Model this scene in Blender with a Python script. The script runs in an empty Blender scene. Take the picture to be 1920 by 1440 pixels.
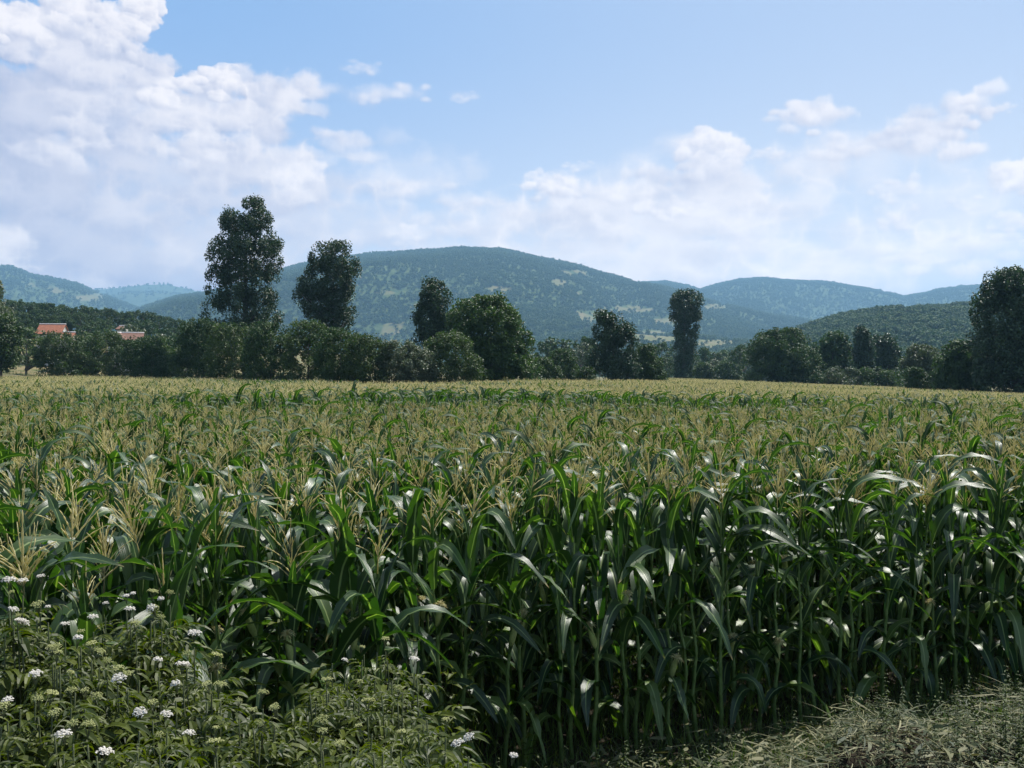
import bpy, math, random
import numpy as np
from mathutils import Matrix, Vector, Euler

random.seed(7)
rng = np.random.default_rng(11)
R = math.radians
scene = bpy.context.scene
COL = scene.collection

# ------------------------------------------------------------------ camera
FPX, HZ, CAMZ = 1844.0, 694.0, 2.9          # focal length in photo pixels, horizon row, eye height
PITCH = math.atan((720 - HZ) / FPX)
cam_d = bpy.data.cameras.new('camera')
cam = bpy.data.objects.new('camera', cam_d)
COL.objects.link(cam)
cam.location = (0, 0, CAMZ)
cam.rotation_euler = (R(90) - PITCH, 0, 0)
cam_d.sensor_width = 36
cam_d.lens = 36 * FPX / 1920
cam_d.clip_start = 0.05
cam_d.clip_end = 60000
scene.camera = cam

def at(px, py, Y):
    """point at depth Y (metres ahead) seen at photo pixel px, py"""
    dx, dz = (px - 960) / FPX, -(py - 720) / FPX
    c, s = math.cos(PITCH), math.sin(PITCH)
    ry, rz = c + dz * s, dz * c - s
    k = Y / ry
    return np.array([dx * k, Y, CAMZ + rz * k])

# ------------------------------------------------------------------ light
SUN_EL, SUN_AZ = R(57), R(38)               # sun high, ahead and to the right
scene.view_settings.view_transform = 'Standard'
scene.view_settings.look = 'None'
scene.view_settings.gamma = 1
EXPO = 0.55
scene.view_settings.exposure = EXPO
scene.view_settings.use_curve_mapping = False
SKY_K = 0.105
sun_d = bpy.data.lights.new('sun', 'SUN')
sun_d.energy = 5.0
sun_d.angle = R(0.53)
sun_d.color = (1.0, 0.955, 0.89)
sun = bpy.data.objects.new('sun', sun_d)
COL.objects.link(sun)
sdir = Vector((math.sin(SUN_AZ) * math.cos(SUN_EL), math.cos(SUN_AZ) * math.cos(SUN_EL), math.sin(SUN_EL)))
sun.rotation_euler = sdir.to_track_quat('Z', 'Y').to_euler()
sun.location = (40, 40, 80)

class NT:
    """terse node graph helper"""
    def __init__(s, tree): s.t = tree; s.n = tree.nodes; s.l = tree.links
    def new(s, typ, **kw):
        n = s.n.new(typ)
        for k, v in kw.items(): setattr(n, k, v)
        return n
    def link(s, a, b): s.l.new(a, b)
    def put(s, sock, v):
        if hasattr(v, 'is_linked') or hasattr(v, 'links'): s.l.new(v, sock)
        else: sock.default_value = v
    def math(s, op, a, b=None, c=None, clamp=False):
        n = s.new('ShaderNodeMath', operation=op, use_clamp=clamp)
        for i, v in enumerate((a, b, c)):
            if v is not None: s.put(n.inputs[i], v)
        return n.outputs[0]
    def vmath(s, op, a, b=None, c=None):
        n = s.new('ShaderNodeVectorMath', operation=op)
        for i, v in enumerate((a, b, c)):
            if v is not None: s.put(n.inputs[i], v)
        return n.outputs['Value' if op in ('LENGTH', 'DOT_PRODUCT', 'DISTANCE') else 'Vector']
    def mix(s, f, a, b, blend='MIX'):
        n = s.new('ShaderNodeMix', data_type='RGBA', blend_type=blend)
        s.put(n.inputs[0], f); s.put(n.inputs[6], a); s.put(n.inputs[7], b)
        return n.outputs[2]
    def sstep(s, x, lo, hi, a=0.0, b=1.0):
        n = s.new('ShaderNodeMapRange', interpolation_type='SMOOTHSTEP')
        s.put(n.inputs[0], x); n.inputs[1].default_value = lo; n.inputs[2].default_value = hi
        n.inputs[3].default_value = a; n.inputs[4].default_value = b
        return n.outputs[0]
    def noise(s, vec, scale, detail=4, rough=.55, lac=2.0, dist=0.0, dims='3D'):
        n = s.new('ShaderNodeTexNoise', noise_dimensions=dims)
        s.put(n.inputs['Vector'], vec)
        n.inputs['Scale'].default_value = scale; n.inputs['Detail'].default_value = detail
        n.inputs['Roughness'].default_value = rough; n.inputs['Lacunarity'].default_value = lac
        n.inputs['Distortion'].default_value = dist
        return n.outputs[0]
    def voro(s, vec, scale, detail=2, rough=.5, feature='SMOOTH_F1', smooth=.4):
        n = s.new('ShaderNodeTexVoronoi', feature=feature)
        s.put(n.inputs['Vector'], vec)
        n.inputs['Scale'].default_value = scale
        n.inputs['Detail'].default_value = detail; n.inputs['Roughness'].default_value = rough
        if feature == 'SMOOTH_F1': n.inputs['Smoothness'].default_value = smooth
        return n.outputs[0]
    def rgb(s, c):
        n = s.new('ShaderNodeRGB'); n.outputs[0].default_value = (*c, 1); return n.outputs[0]

# ------------------------------------------------------------------ sky with clouds
def vnoise(x, y, seed=0):
    xi, yi = np.floor(x).astype(np.int64), np.floor(y).astype(np.int64)
    xf, yf = x - xi, y - yi
    u, v = xf * xf * (3 - 2 * xf), yf * yf * (3 - 2 * yf)
    def h(a, b):
        n = (a * 374761393 + b * 668265263 + seed * 1442695041) & 0x7fffffff
        n = ((n ^ (n >> 13)) * 1274126177) & 0x7fffffff
        return ((n ^ (n >> 16)) & 0xffff) / 65535.0
    return (h(xi, yi) * (1 - u) + h(xi + 1, yi) * u) * (1 - v) + (h(xi, yi + 1) * (1 - u) + h(xi + 1, yi + 1) * u) * v
def fbm(x, y, seed=0, octv=4):
    s, a, t = 0, .5, 0
    for k in range(octv):
        s = s + a * vnoise(x * 2 ** k, y * 2 ** k, seed + k * 7); t += a; a *= .5
    return s / t * 2 - 1
def billow(x, y, seed=0, octv=5):
    """rounded lumps with sharp creases, 0..1"""
    s, a, t = 0, .5, 0
    for k in range(octv):
        n = vnoise(x * 2 ** k + .37 * k, y * 2 ** k, seed + k * 13) * 2 - 1
        s = s + a * (1 - np.sqrt(np.abs(n))); t += a; a *= .52
    return 1 - s / t
def sst(x): x = np.clip(x, 0, 1); return x * x * (3 - 2 * x)

# each body of cloud: centre, half width, half height (in photo pixels), opacity, greyness, crispness
CLOUDS = [
    (1340, 390, 280, 150, .62, .12, .0), (1080, 420, 300, 110, .55, .12, .0), (1640, 290, 260, 80, .35, .05, .0),
    (150, 500, 620, 170, .80, .80, .0), (60, 380, 420, 170, .80, .92, .05), (220, 540, 560, 160, .7, 1.0, .0), (1000, 520, 700, 90, .55, .10, .0), (1500, 500, 600, 110, .45, .05, .0), (560, 430, 260, 120, .60, .5, .1),
    (1250, 430, 380, 120, .60, .10, .05), (1750, 400, 300, 120, .42, .08, .05), (760, 330, 220, 90, .35, .1, .0),
    (110, 470, 420, 120, .75, .62, .2), (420, 470, 300, 90, .6, .45, .2), (90, 340, 260, 150, .85, .7, .3), (640, 430, 240, 70, .42, .25, .1), (760, 360, 130, 45, .45, .15, .2),
    (340, 350, 260, 120, .85, .5, .35), (60, 215, 200, 110, .95, .62, .4), (500, 320, 150, 90, .8, .35, .3),
    (640, 270, 80, 38, .5, .15, .2), (560, 330, 60, 60, .6, .1, .5),
    (240, 225, 150, 90, .97, .34, .6), (420, 215, 160, 85, .98, .22, .6), (300, 165, 62, 42, .98, .05, .8), (545, 190, 70, 60, .85, .2, .4), (400, 155, 84, 36, .98, .05, .8), (370, 275, 110, 50, .9, .16, .4), (110, 290, 90, 50, .6, .2, .3),
    (120, 100, 210, 84, 1, .34, .7), (40, 55, 90, 45, 1, .05, .8), (160, 40, 110, 55, 1, .05, .8), (272, 28, 42, 40, 1, .05, .9), (215, 75, 70, 46, 1, .14, .7),
    (720, 180, 125, 34, .62, .1, .1), (680, 132, 60, 17, .36, .05, .0), (870, 182, 44, 15, .26, .05, .0),
    (1120, 480, 420, 80, .62, .18, .1), (1080, 405, 210, 90, .85, .14, .25), (900, 425, 140, 60, .6, .1, .2), (1320, 400, 170, 100, .66, .22, .2), (1040, 350, 80, 34, .8, .04, .5),
    (1200, 355, 130, 48, .75, .08, .3), (1325, 285, 92, 48, .88, .05, .6), (1320, 335, 120, 60, .75, .2, .3), (1440, 292, 75, 17, .42, .02, .1), (1270, 395, 90, 28, .6, .02, .5), (1090, 315, 45, 13, .35, .02, .1), (1410, 430, 100, 70, .45, .05, .2), (780, 440, 90, 30, .4, .03, .3),
    (1522, 222, 104, 36, .92, .08, .35), (1610, 282, 110, 46, .8, .08, .25), (1735, 260, 140, 56, .92, .1, .35), (1810, 205, 86, 46, .92, .06, .35), (1875, 205, 40, 14, .36, .02, .1),
    (1905, 335, 74, 40, .82, .04, .5), (1690, 358, 80, 28, .5, .05, .2), (1680, 405, 70, 46, .5, .04, .2),
    (1640, 460, 150, 60, .5, .05, .2), (1790, 470, 190, 55, .55, .05, .25), (1900, 425, 70, 36, .5, .03, .3), (1810, 385, 55, 22, .35, .02, .2), (1560, 515, 320, 50, .4, .1, .1), (1300, 520, 400, 36, .35, .1, .1)]
CW, CH, CSTEP = 3090, 1250, 1.25                      # sky patch: azimuth +-60 degrees, elevation -2 to 47 degrees
def paint_clouds():
    r = np.random.default_rng(42)
    gx = (np.arange(CW) - CW / 2) * CSTEP; gy = np.arange(CH) * CSTEP - 60
    img = np.zeros((CH, CW, 4), np.float32)
    X, Y = np.meshgrid(gx.astype(np.float32), gy.astype(np.float32))
    wx = fbm(X / 70, Y / 60, 1, 4); wy = fbm(X / 70, Y / 60, 2, 4)
    lump = billow(X / 46, Y / 40, 3, 6); fine = billow(X / 17, Y / 15, 9, 4); soft = fbm(X / 120, Y / 60, 5, 5)
    lav, whi = np.array([.35, .425, .65]), np.array([.90, .885, .945])
    bodies = []
    for cx, cy, rx, ry, op, gr, cr in CLOUDS:
        u = (cx - 960) / FPX; a = math.atan(u); v = (HZ - cy) / FPX
        bodies.append((a * FPX, math.atan(v * math.cos(a)) * FPX, rx * math.cos(a) ** 2, ry * math.cos(a), op, gr, cr))
    for k in range(70):                               # the sky goes on outside the picture
        x, y = r.uniform(-1850, 1850), r.uniform(20, 1250)
        if abs(x) < 1080 and y < 820: continue
        s = r.uniform(.6, 1.6) * (1.3 if x < 0 else .8)
        for j in range(5): bodies.append((x + r.normal(0, 90) * s, y + r.normal(0, 26) * s, 110 * s * r.uniform(.5, 1), 44 * s * r.uniform(.6, 1.1), r.uniform(.6, .95), .3 if j < 2 else .08, r.uniform(.3, .9)))
    for bx, by, rx, ry, op, gr, cr in bodies:
        n = int(12 + 10 * cr)
        puffs = [(bx, by, rx * .86, ry * .86, op * .9)]
        for k in range(n):
            ph = r.uniform(0, 6.28); u = r.uniform() ** .6
            s = r.uniform(.25, .5)
            puffs.append((bx + rx * u * .82 * math.cos(ph), by + ry * u * .80 * math.sin(ph), ry * s * r.uniform(.9, 1.7) + rx * s * .12, ry * s, op * r.uniform(.55, 1)))
        puffs[1:] = sorted(puffs[1:], key=lambda p: -p[1])
        for px, py, prx, pry, po in puffs:
            m = 1.7
            i0, i1 = int((py - pry * m + 60) / CSTEP), int((py + pry * m + 60) / CSTEP) + 1
            j0, j1 = int((px - prx * m) / CSTEP + CW / 2), int((px + prx * m) / CSTEP + CW / 2) + 1
            i0, j0 = max(i0, 0), max(j0, 0); i1, j1 = min(i1, CH), min(j1, CW)
            if i1 - i0 < 3 or j1 - j0 < 3: continue
            sl = (slice(i0, i1), slice(j0, j1))
            k = min(pry, 40) * .55
            dx = (X[sl] + wx[sl] * k * 1.2 - px) / prx; dy = (Y[sl] + wy[sl] * k - py) / pry
            d = np.sqrt(dx * dx + dy * dy) + (lump[sl] - .5) * .62 + (fine[sl] - .5) * .24 * (.3 + cr)
            edge = .12 + .75 * (1 - cr)
            edge = edge * (1 + 1.6 * sst(-dy * .8))      # undersides are ragged and soft
            a = sst((1 - d) / edge) * po
            h = np.sqrt(np.clip(1 - d * d, 0, 1))
            li = .50 + .42 * dy + .16 * dx + .22 * h - (lump[sl] - .45) * .62 * (.25 + cr) - (fine[sl] - .45) * .32 * cr + .20 * soft[sl]  # sunlit upper right and shaded underside painted into each puff's colour
            sh = np.clip(sst(li * .8 + .18) * (1 - gr * .55) - gr * .32 + .05, 0, 1)[..., None]
            c = lav * (1 - sh) + whi * sh
            A = a[..., None]
            img[sl][..., :3] = img[sl][..., :3] * (1 - A) + c * A
            img[sl][..., 3] = img[sl][..., 3] * (1 - a) + a
    al = img[..., 3:4]
    img[..., :3] /= np.maximum(al, 1e-3)
    hazy = sst((190 - Y) / 190)                       # low clouds sink into the summer haze
    img[..., 3] *= 1 - .25 * hazy
    return img

world = bpy.data.worlds.new('World')
scene.world = world
world.use_nodes = True
world.node_tree.nodes.clear()
w = NT(world.node_tree)
sky = w.new('ShaderNodeTexSky', sky_type='NISHITA', sun_disc=False)
sky.sun_elevation = SUN_EL; sky.sun_rotation = SUN_AZ
sky.air_density = 1.0; sky.dust_density = 1.2; sky.ozone_density = 1.6; sky.altitude = 300
tc = w.new('ShaderNodeTexCoord')
sp = w.new('ShaderNodeSeparateXYZ'); w.link(tc.outputs['Generated'], sp.inputs[0])
az = w.math('ARCTAN2', sp.outputs[0], sp.outputs[1])
el = w.math('ARCSINE', sp.outputs[2])
cb = w.new('ShaderNodeCombineXYZ'); w.link(az, cb.inputs[0]); w.link(el, cb.inputs[1])
P = cb.outputs[0]
cimg = bpy.data.images.new('cloud_field', CW, CH, alpha=True, float_buffer=True)
cimg.colorspace_settings.name = 'Non-Color'
cimg.alpha_mode = 'CHANNEL_PACKED'
cimg.pixels.foreach_set(paint_clouds().ravel())
cimg.update()
uvn = w.new('ShaderNodeCombineXYZ')
w.put(uvn.inputs[0], w.math('MULTIPLY_ADD', az, FPX / CSTEP / CW, .5))
w.put(uvn.inputs[1], w.math('MULTIPLY_ADD', el, FPX / CSTEP / CH, 60 / CSTEP / CH))
ct = w.new('ShaderNodeTexImage', extension='CLIP', interpolation='Linear'); ct.image = cimg
w.link(uvn.outputs[0], ct.inputs[0])
# elsewhere in the sky: the same fair weather cloud, seen by nobody in detail
gen = w.noise(P, 3.0, 5, .55, dims='2D')
away = w.math('MAXIMUM', w.sstep(w.math('ABSOLUTE', az), .98, 1.05), w.sstep(el, .78, .84))
inside = w.math('SUBTRACT', 1.0, away)
alpha = w.math('ADD', w.math('MULTIPLY', ct.outputs['Alpha'], inside), w.math('MULTIPLY', w.sstep(gen, .52, .66, 0, .9), away))
ccol = w.mix(away, ct.outputs['Color'], (.74, .76, .86, 1))
GAIN = 1 / (SKY_K * 2 ** EXPO)
# air between the sky and the eye (the haze volume) dims it: the low sky is bright in return
AIR = (.26, .42, .66)
sel = w.math('MAXIMUM', w.math('SINE', el), .085)
invT = w.math('EXPONENT', w.math('DIVIDE', .092, sel))
def lift(c):
    v = w.vmath('SCALE', c); w.put(v.node.inputs[3], invT)
    a = w.vmath('SCALE', AIR); w.put(a.node.inputs[3], w.math('SUBTRACT', invT, 1.0))
    g = w.vmath('SCALE', w.vmath('SUBTRACT', v, a)); g.node.inputs[3].default_value = GAIN
    return g
cl = lift(ccol)
hz_e = w.sstep(el, .0, .36, 1.0, 0.0)
hz_a = w.sstep(az, -.42, .42, .0, .58)
haze_f = w.math('ADD', hz_e, hz_a, clamp=True)
grad = lift(w.mix(haze_f, (.275, .465, .80, 1), (.60, .69, .87, 1)))
blue = w.mix(1.0, sky.outputs[0], (.95, 1.0, 1.0, 1), 'MULTIPLY')
base = w.mix(w.sstep(el, .40, .75, .9, .0), blue, grad)
skyc = w.mix(alpha, base, cl)
bg = w.new('ShaderNodeBackground'); w.link(skyc, bg.inputs[0]); bg.inputs[1].default_value = SKY_K
wo = w.new('ShaderNodeOutputWorld'); w.link(bg.outputs[0], wo.inputs[0])
world.cycles.sampling_method = 'MANUAL'
world.cycles.sample_map_resolution = 512
scene.cycles.max_bounces = 8
scene.cycles.transmission_bounces = 6
scene.cycles.transparent_max_bounces = 8
scene.cycles.volume_bounces = 0
scene.cycles.use_denoising = True

# ------------------------------------------------------------------ helpers
def mk_mesh(name, V, faces, mats, uv=None, tint=None, smooth=True, midx=None):
    """faces: list of integer arrays (n,3) or (n,4); uv per vertex; tint per vertex"""
    V = np.asarray(V, dtype=np.float32)
    faces = [np.asarray(f, dtype=np.int32) for f in faces if len(f)]
    idx = np.concatenate([f.ravel() for f in faces])
    tot = np.concatenate([np.full(len(f), f.shape[1], dtype=np.int32) for f in faces])
    start = np.concatenate([[0], np.cumsum(tot)[:-1]]).astype(np.int32)
    me = bpy.data.meshes.new(name)
    me.vertices.add(len(V)); me.vertices.foreach_set('co', V.ravel())
    me.loops.add(len(idx)); me.loops.foreach_set('vertex_index', idx)
    me.polygons.add(len(tot)); me.polygons.foreach_set('loop_start', start)
    me.polygons.foreach_set('use_smooth', np.full(len(tot), smooth, dtype=bool))
    if midx is not None: me.polygons.foreach_set('material_index', np.asarray(midx, dtype=np.int32))
    for m in (mats if isinstance(mats, (list, tuple)) else [mats]): me.materials.append(m)
    if uv is not None:
        l = me.uv_layers.new(name='UVMap')
        l.data.foreach_set('uv', np.asarray(uv, dtype=np.float32)[idx].ravel())
    if tint is not None:
        a = me.attributes.new('tint', 'FLOAT', 'POINT')
        a.data.foreach_set('value', np.asarray(tint, dtype=np.float32))
    me.update(calc_edges=True)
    return me

def obj(name, me, parent=None, loc=None, rot=None, scale=None):
    o = bpy.data.objects.new(name, me)
    COL.objects.link(o)
    if parent is not None: o.parent = parent
    if loc is not None: o.location = loc
    if rot is not None: o.rotation_euler = rot
    if scale is not None: o.scale = (scale,) * 3 if np.isscalar(scale) else scale
    return o

def thing(name, label, cat, loc, rotz=0, group=None, scale=1.0):
    o = obj(name, None, None, loc, (0, 0, rotz), scale)
    o.empty_display_size = .2
    o['label'] = label; o['category'] = cat
    if group: o['group'] = group
    return o

def stuff(o, label=None, cat=None):
    o['kind'] = 'stuff'
    if label: o['label'] = label
    if cat: o['category'] = cat
    return o

class Acc:
    """collects pieces into one mesh"""
    def __init__(s): s.V = []; s.Q = []; s.T = []; s.uv = []; s.t = []; s.mq = []; s.mt = []; s.n = 0
    def add(s, V, Q=None, T=None, uv=None, tint=None, mat=0):
        V = np.asarray(V, float); n = len(V)
        s.V.append(V)
        if Q is not None and len(Q): s.Q.append(np.asarray(Q) + s.n); s.mq += [mat] * len(Q)
        if T is not None and len(T): s.T.append(np.asarray(T) + s.n); s.mt += [mat] * len(T)
        s.uv.append(np.zeros((n, 2)) if uv is None else np.asarray(uv))
        s.t.append(np.full(n, .5) if tint is None else (np.full(n, tint) if np.isscalar(tint) else np.asarray(tint)))
        s.n += n
    def mesh(s, name, mats, smooth=True):
        fs, m = [], []
        if s.Q: fs.append(np.concatenate(s.Q)); m += s.mq
        if s.T: fs.append(np.concatenate(s.T)); m += s.mt
        return mk_mesh(name, np.concatenate(s.V), fs, mats, np.concatenate(s.uv), np.concatenate(s.t), smooth, m)

def tube(P, rad, sides=6, cap=True):
    """tube along points P with radii rad; returns V, Q, T"""
    P = np.asarray(P, float); n = len(P)
    rad = np.full(n, rad) if np.isscalar(rad) else np.asarray(rad)
    T = np.gradient(P, axis=0); T /= np.linalg.norm(T, axis=1)[:, None] + 1e-9
    ref = np.array([0, 0, 1.]) if abs(T[0, 2]) < .9 else np.array([1., 0, 0])
    A = np.cross(T, ref); A /= np.linalg.norm(A, axis=1)[:, None] + 1e-9
    B = np.cross(T, A)
    ang = np.linspace(0, 2 * np.pi, sides, endpoint=False)
    V = P[:, None] + rad[:, None, None] * (np.cos(ang)[None, :, None] * A[:, None] + np.sin(ang)[None, :, None] * B[:, None])
    V = V.reshape(-1, 3)
    i, j = np.meshgrid(np.arange(n - 1), np.arange(sides), indexing='ij')
    a = (i * sides + j).ravel(); b = (i * sides + (j + 1) % sides).ravel()
    Q = np.stack([a, b, b + sides, a + sides], 1)
    Tn = None
    if cap:
        V = np.vstack([V, P[-1] + T[-1] * rad[-1] * .5]); k = len(V) - 1
        l = (n - 1) * sides
        Tn = np.array([[l + j, l + (j + 1) % sides, k] for j in range(sides)])
    return V, Q, Tn

def unit(v): return v / (np.linalg.norm(v, axis=-1, keepdims=True) + 1e-9)

def leaf_cards(C, size, out, aspect=.62, seed=0, up=0.35, jitter=.9):
    """one small four-cornered, slightly folded leaf for every centre C"""
    r = np.random.default_rng(seed); N = len(C)
    nrm = unit(out * .8 + r.normal(size=(N, 3)) * jitter + np.array([0, 0, up]))
    a = unit(np.cross(nrm, unit(r.normal(size=(N, 3)))))
    b = np.cross(nrm, a)
    s = (size * r.uniform(.6, 1.35, N))[:, None] if np.isscalar(size) else (size * r.uniform(.6, 1.35, N))[:, None]
    fold = nrm * s * .10
    V = np.stack([C - a * s * .5, C + b * s * .5 * aspect - fold, C + a * s * .5, C - b * s * .5 * aspect - fold], 1).reshape(-1, 3)
    Q = np.arange(4 * N).reshape(N, 4)
    return V, Q

# ------------------------------------------------------------------ materials
def leaf_mat(name, c0, c1, rough=.5, trans=.25, tcol=None, spec=.5, var=.25, bump=0):
    m = bpy.data.materials.new(name); m.use_nodes = True; m.node_tree.nodes.clear()
    q = NT(m.node_tree)
    at_ = q.new('ShaderNodeAttribute', attribute_name='tint')
    oi = q.new('ShaderNodeObjectInfo')
    f = q.math('MULTIPLY_ADD', oi.outputs['Random'], var, q.math('SUBTRACT', at_.outputs['Fac'], var / 2), clamp=True)
    col = q.mix(f, (*c0, 1), (*c1, 1))
    b = q.new('ShaderNodeBsdfPrincipled')
    q.link(col, b.inputs['Base Color']); b.inputs['Roughness'].default_value = rough
    b.inputs['Specular IOR Level'].default_value = spec
    tr = q.new('ShaderNodeBsdfTranslucent')
    tcc = q.mix(1.0, col, (*(tcol or (1.5, 2.0, .6)), 1), 'MULTIPLY')
    q.link(tcc, tr.inputs[0])
    mx = q.new('ShaderNodeMixShader'); mx.inputs[0].default_value = trans
    q.link(b.outputs[0], mx.inputs[1]); q.link(tr.outputs[0], mx.inputs[2])
    o = q.new('ShaderNodeOutputMaterial'); q.link(mx.outputs[0], o.inputs[0])
    return m

def plain_mat(name, c0, c1, scale=6, rough=.85, bump=.3, detail=6, spec=.3, coord='Object'):
    m = bpy.data.materials.new(name); m.use_nodes = True; m.node_tree.nodes.clear()
    q = NT(m.node_tree)
    tc = q.new('ShaderNodeTexCoord')
    n = q.noise(tc.outputs[coord], scale, detail, .62)
    b = q.new('ShaderNodeBsdfPrincipled')
    q.link(q.mix(q.sstep(n, .3, .7), (*c0, 1), (*c1, 1)), b.inputs['Base Color'])
    b.inputs['Roughness'].default_value = rough; b.inputs['Specular IOR Level'].default_value = spec
    bp = q.new('ShaderNodeBump'); bp.inputs['Strength'].default_value = bump; bp.inputs['Distance'].default_value = .05
    q.link(n, bp.inputs['Height']); q.link(bp.outputs[0], b.inputs['Normal'])
    o = q.new('ShaderNodeOutputMaterial'); q.link(b.outputs[0], o.inputs[0])
    return m

def corn_leaf_mat(name='corn_leaf', r0=.27, sp=.45):
    m = bpy.data.materials.new(name); m.use_nodes = True; m.node_tree.nodes.clear()
    q = NT(m.node_tree)
    uv = q.new('ShaderNodeUVMap'); uv.uv_map = 'UVMap'
    s = q.new('ShaderNodeSeparateXYZ'); q.link(uv.outputs[0], s.inputs[0])
    u, v = s.outputs[0], s.outputs[1]
    mid = q.math('ABSOLUTE', q.math('SUBTRACT', u, .5))
    rib = q.sstep(mid, .03, .075, 1.0, 0.0)
    rib = q.math('MULTIPLY', rib, q.sstep(v, .55, 1.0, 1.0, .2))
    cx = q.new('ShaderNodeCombineXYZ'); q.put(cx.inputs[0], q.math('MULTIPLY', u, 26.0)); q.put(cx.inputs[1], q.math('MULTIPLY', v, 1.3))
    oi = q.new('ShaderNodeObjectInfo'); q.link(oi.outputs['Random'], cx.inputs[2])
    streak = q.noise(cx.outputs[0], 1.0, 2, .5)
    tc = q.new('ShaderNodeTexCoord')
    blot = q.noise(tc.outputs['Object'], 9, 4, .6)
    tint = q.new('ShaderNodeAttribute', attribute_name='tint')
    f = q.math('ADD', q.math('MULTIPLY', streak, .35), q.math('MULTIPLY', blot, .55))
    f = q.math('ADD', f, q.math('MULTIPLY_ADD', oi.outputs['Random'], .7, -.4), clamp=True)
    col = q.mix(f, (.008, .030, .010, 1), (.028, .070, .018, 1))
    col = q.mix(q.math('MULTIPLY', tint.outputs['Fac'], .85), col, (.10, .16, .03, 1))
    tip = q.math('MULTIPLY', q.sstep(v, .93, 1.0), q.sstep(blot, .42, .6))
    col = q.mix(tip, col, (.30, .22, .08, 1))
    col = q.mix(q.math('MULTIPLY', rib, .72), col, (.26, .34, .14, 1))
    b = q.new('ShaderNodeBsdfPrincipled'); q.link(col, b.inputs['Base Color'])
    b.inputs['Specular IOR Level'].default_value = sp
    q.put(b.inputs['Roughness'], q.math('MULTIPLY_ADD', blot, .24, r0))
    bp = q.new('ShaderNodeBump'); bp.inputs['Strength'].default_value = .35; bp.inputs['Distance'].default_value = .006
    q.link(q.math('ADD', streak, rib), bp.inputs['Height']); q.link(bp.outputs[0], b.inputs['Normal'])
    tr = q.new('ShaderNodeBsdfTranslucent')
    q.link(q.mix(1.0, col, (2.0, 2.6, .50, 1), 'MULTIPLY'), tr.inputs[0])
    mx = q.new('ShaderNodeMixShader'); mx.inputs[0].default_value = .24
    q.link(b.outputs[0], mx.inputs[1]); q.link(tr.outputs[0], mx.inputs[2])
    o = q.new('ShaderNodeOutputMaterial'); q.link(mx.outputs[0], o.inputs[0])
    return m

M_CLEAF = corn_leaf_mat()
M_CFAR = corn_leaf_mat('far_corn_leaf', .45, .22)
M_STALK = plain_mat('corn_stalk', (.07, .13, .03), (.16, .22, .07), 14, .45, .15)
M_TASSEL = leaf_mat('corn_tassel', (.46, .42, .21), (.74, .69, .41), .6, .48, (1.1, 1.05, .75), .2, .5)
M_HUSK = plain_mat('corn_husk', (.27, .34, .10), (.44, .49, .19), 22, .5, .2)
M_SILK = leaf_mat('corn_silk', (.64, .58, .26), (.82, .78, .44), .5, .3, (1.1, 1, .6), .4, .4)
M_POPLAR = leaf_mat('poplar_leaf', (.018, .044, .016), (.070, .110, .050), .45, .13, (1.2, 1.8, .6), .35, .15)
M_WALNUT = leaf_mat('walnut_leaf', (.030, .068, .013), (.095, .145, .032), .5, .22, (1.4, 1.8, .5), .4, .15)
M_BUSH = leaf_mat('bush_leaf', (.026, .054, .014), (.088, .125, .034), .55, .20, (1.3, 1.8, .5), .35, .35)
M_OLIVE = leaf_mat('willow_leaf', (.055, .080, .040), (.135, .160, .085), .5, .18, (1.2, 1.5, .7), .4, .3)
M_WOOD = leaf_mat('woodland_leaf', (.022, .052, .014), (.070, .112, .030), .6, .15, (1.3, 1.8, .5), .3, .45)
M_FAR = leaf_mat('hill_forest_leaf', (.030, .070, .020), (.080, .128, .040), .75, .10, (1.2, 1.6, .6), .2, .6)
M_FAR2 = leaf_mat('light_hill_forest_leaf', (.032, .075, .020), (.098, .148, .044), .75, .10, (1.2, 1.6, .6), .2, .6)
M_BARK = plain_mat('bark', (.06, .05, .04), (.16, .14, .11), 8, .9, .6)
M_PALEBARK = plain_mat('pale_bark', (.16, .15, .13), (.34, .32, .28), 5, .85, .5)
M_ELDER = leaf_mat('elder_leaf', (.013, .029, .003), (.092, .116, .010), .5, .28, (1.7, 1.9, .3), .25, .3)
M_ESTEM = plain_mat('elder_stem', (.05, .07, .02), (.10, .11, .05), 12, .6, .2)
M_FLOWER = leaf_mat('elder_flower', (.56, .53, .46), (.78, .75, .68), .7, .25, (1, 1, 1), .2, .1)
M_BUD = leaf_mat('elder_bud', (.30, .32, .11), (.52, .52, .24), .6, .25, (1.1, 1.2, .5), .3, .3)
M_HAY = leaf_mat('cut_grass', (.016, .036, .008), (.225, .215, .110), .6, .12, (1.1, 1.1, .6), .22, .05)
M_GRASS = leaf_mat('grass_blade', (.030, .070, .014), (.110, .160, .035), .5, .30, (1.5, 1.9, .4), .4, .2)
M_WEED = leaf_mat('weed_leaf', (.016, .036, .005), (.075, .110, .017), .6, .26, (1.5, 1.9, .4), .4, .25)

# ------------------------------------------------------------------ terrain
FX = np.array([-30, -4, -2.6, -1.7, -0.8, 0.0, 1.1, 2.4, 3.8, 8, 30.])
FY = np.array([1.2, 2.8, 3.9, 4.7, 5.7, 6.3, 6.9, 7.45, 7.9, 9.6, 19.])
def foot(X): return np.interp(X, FX, FY)

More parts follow.
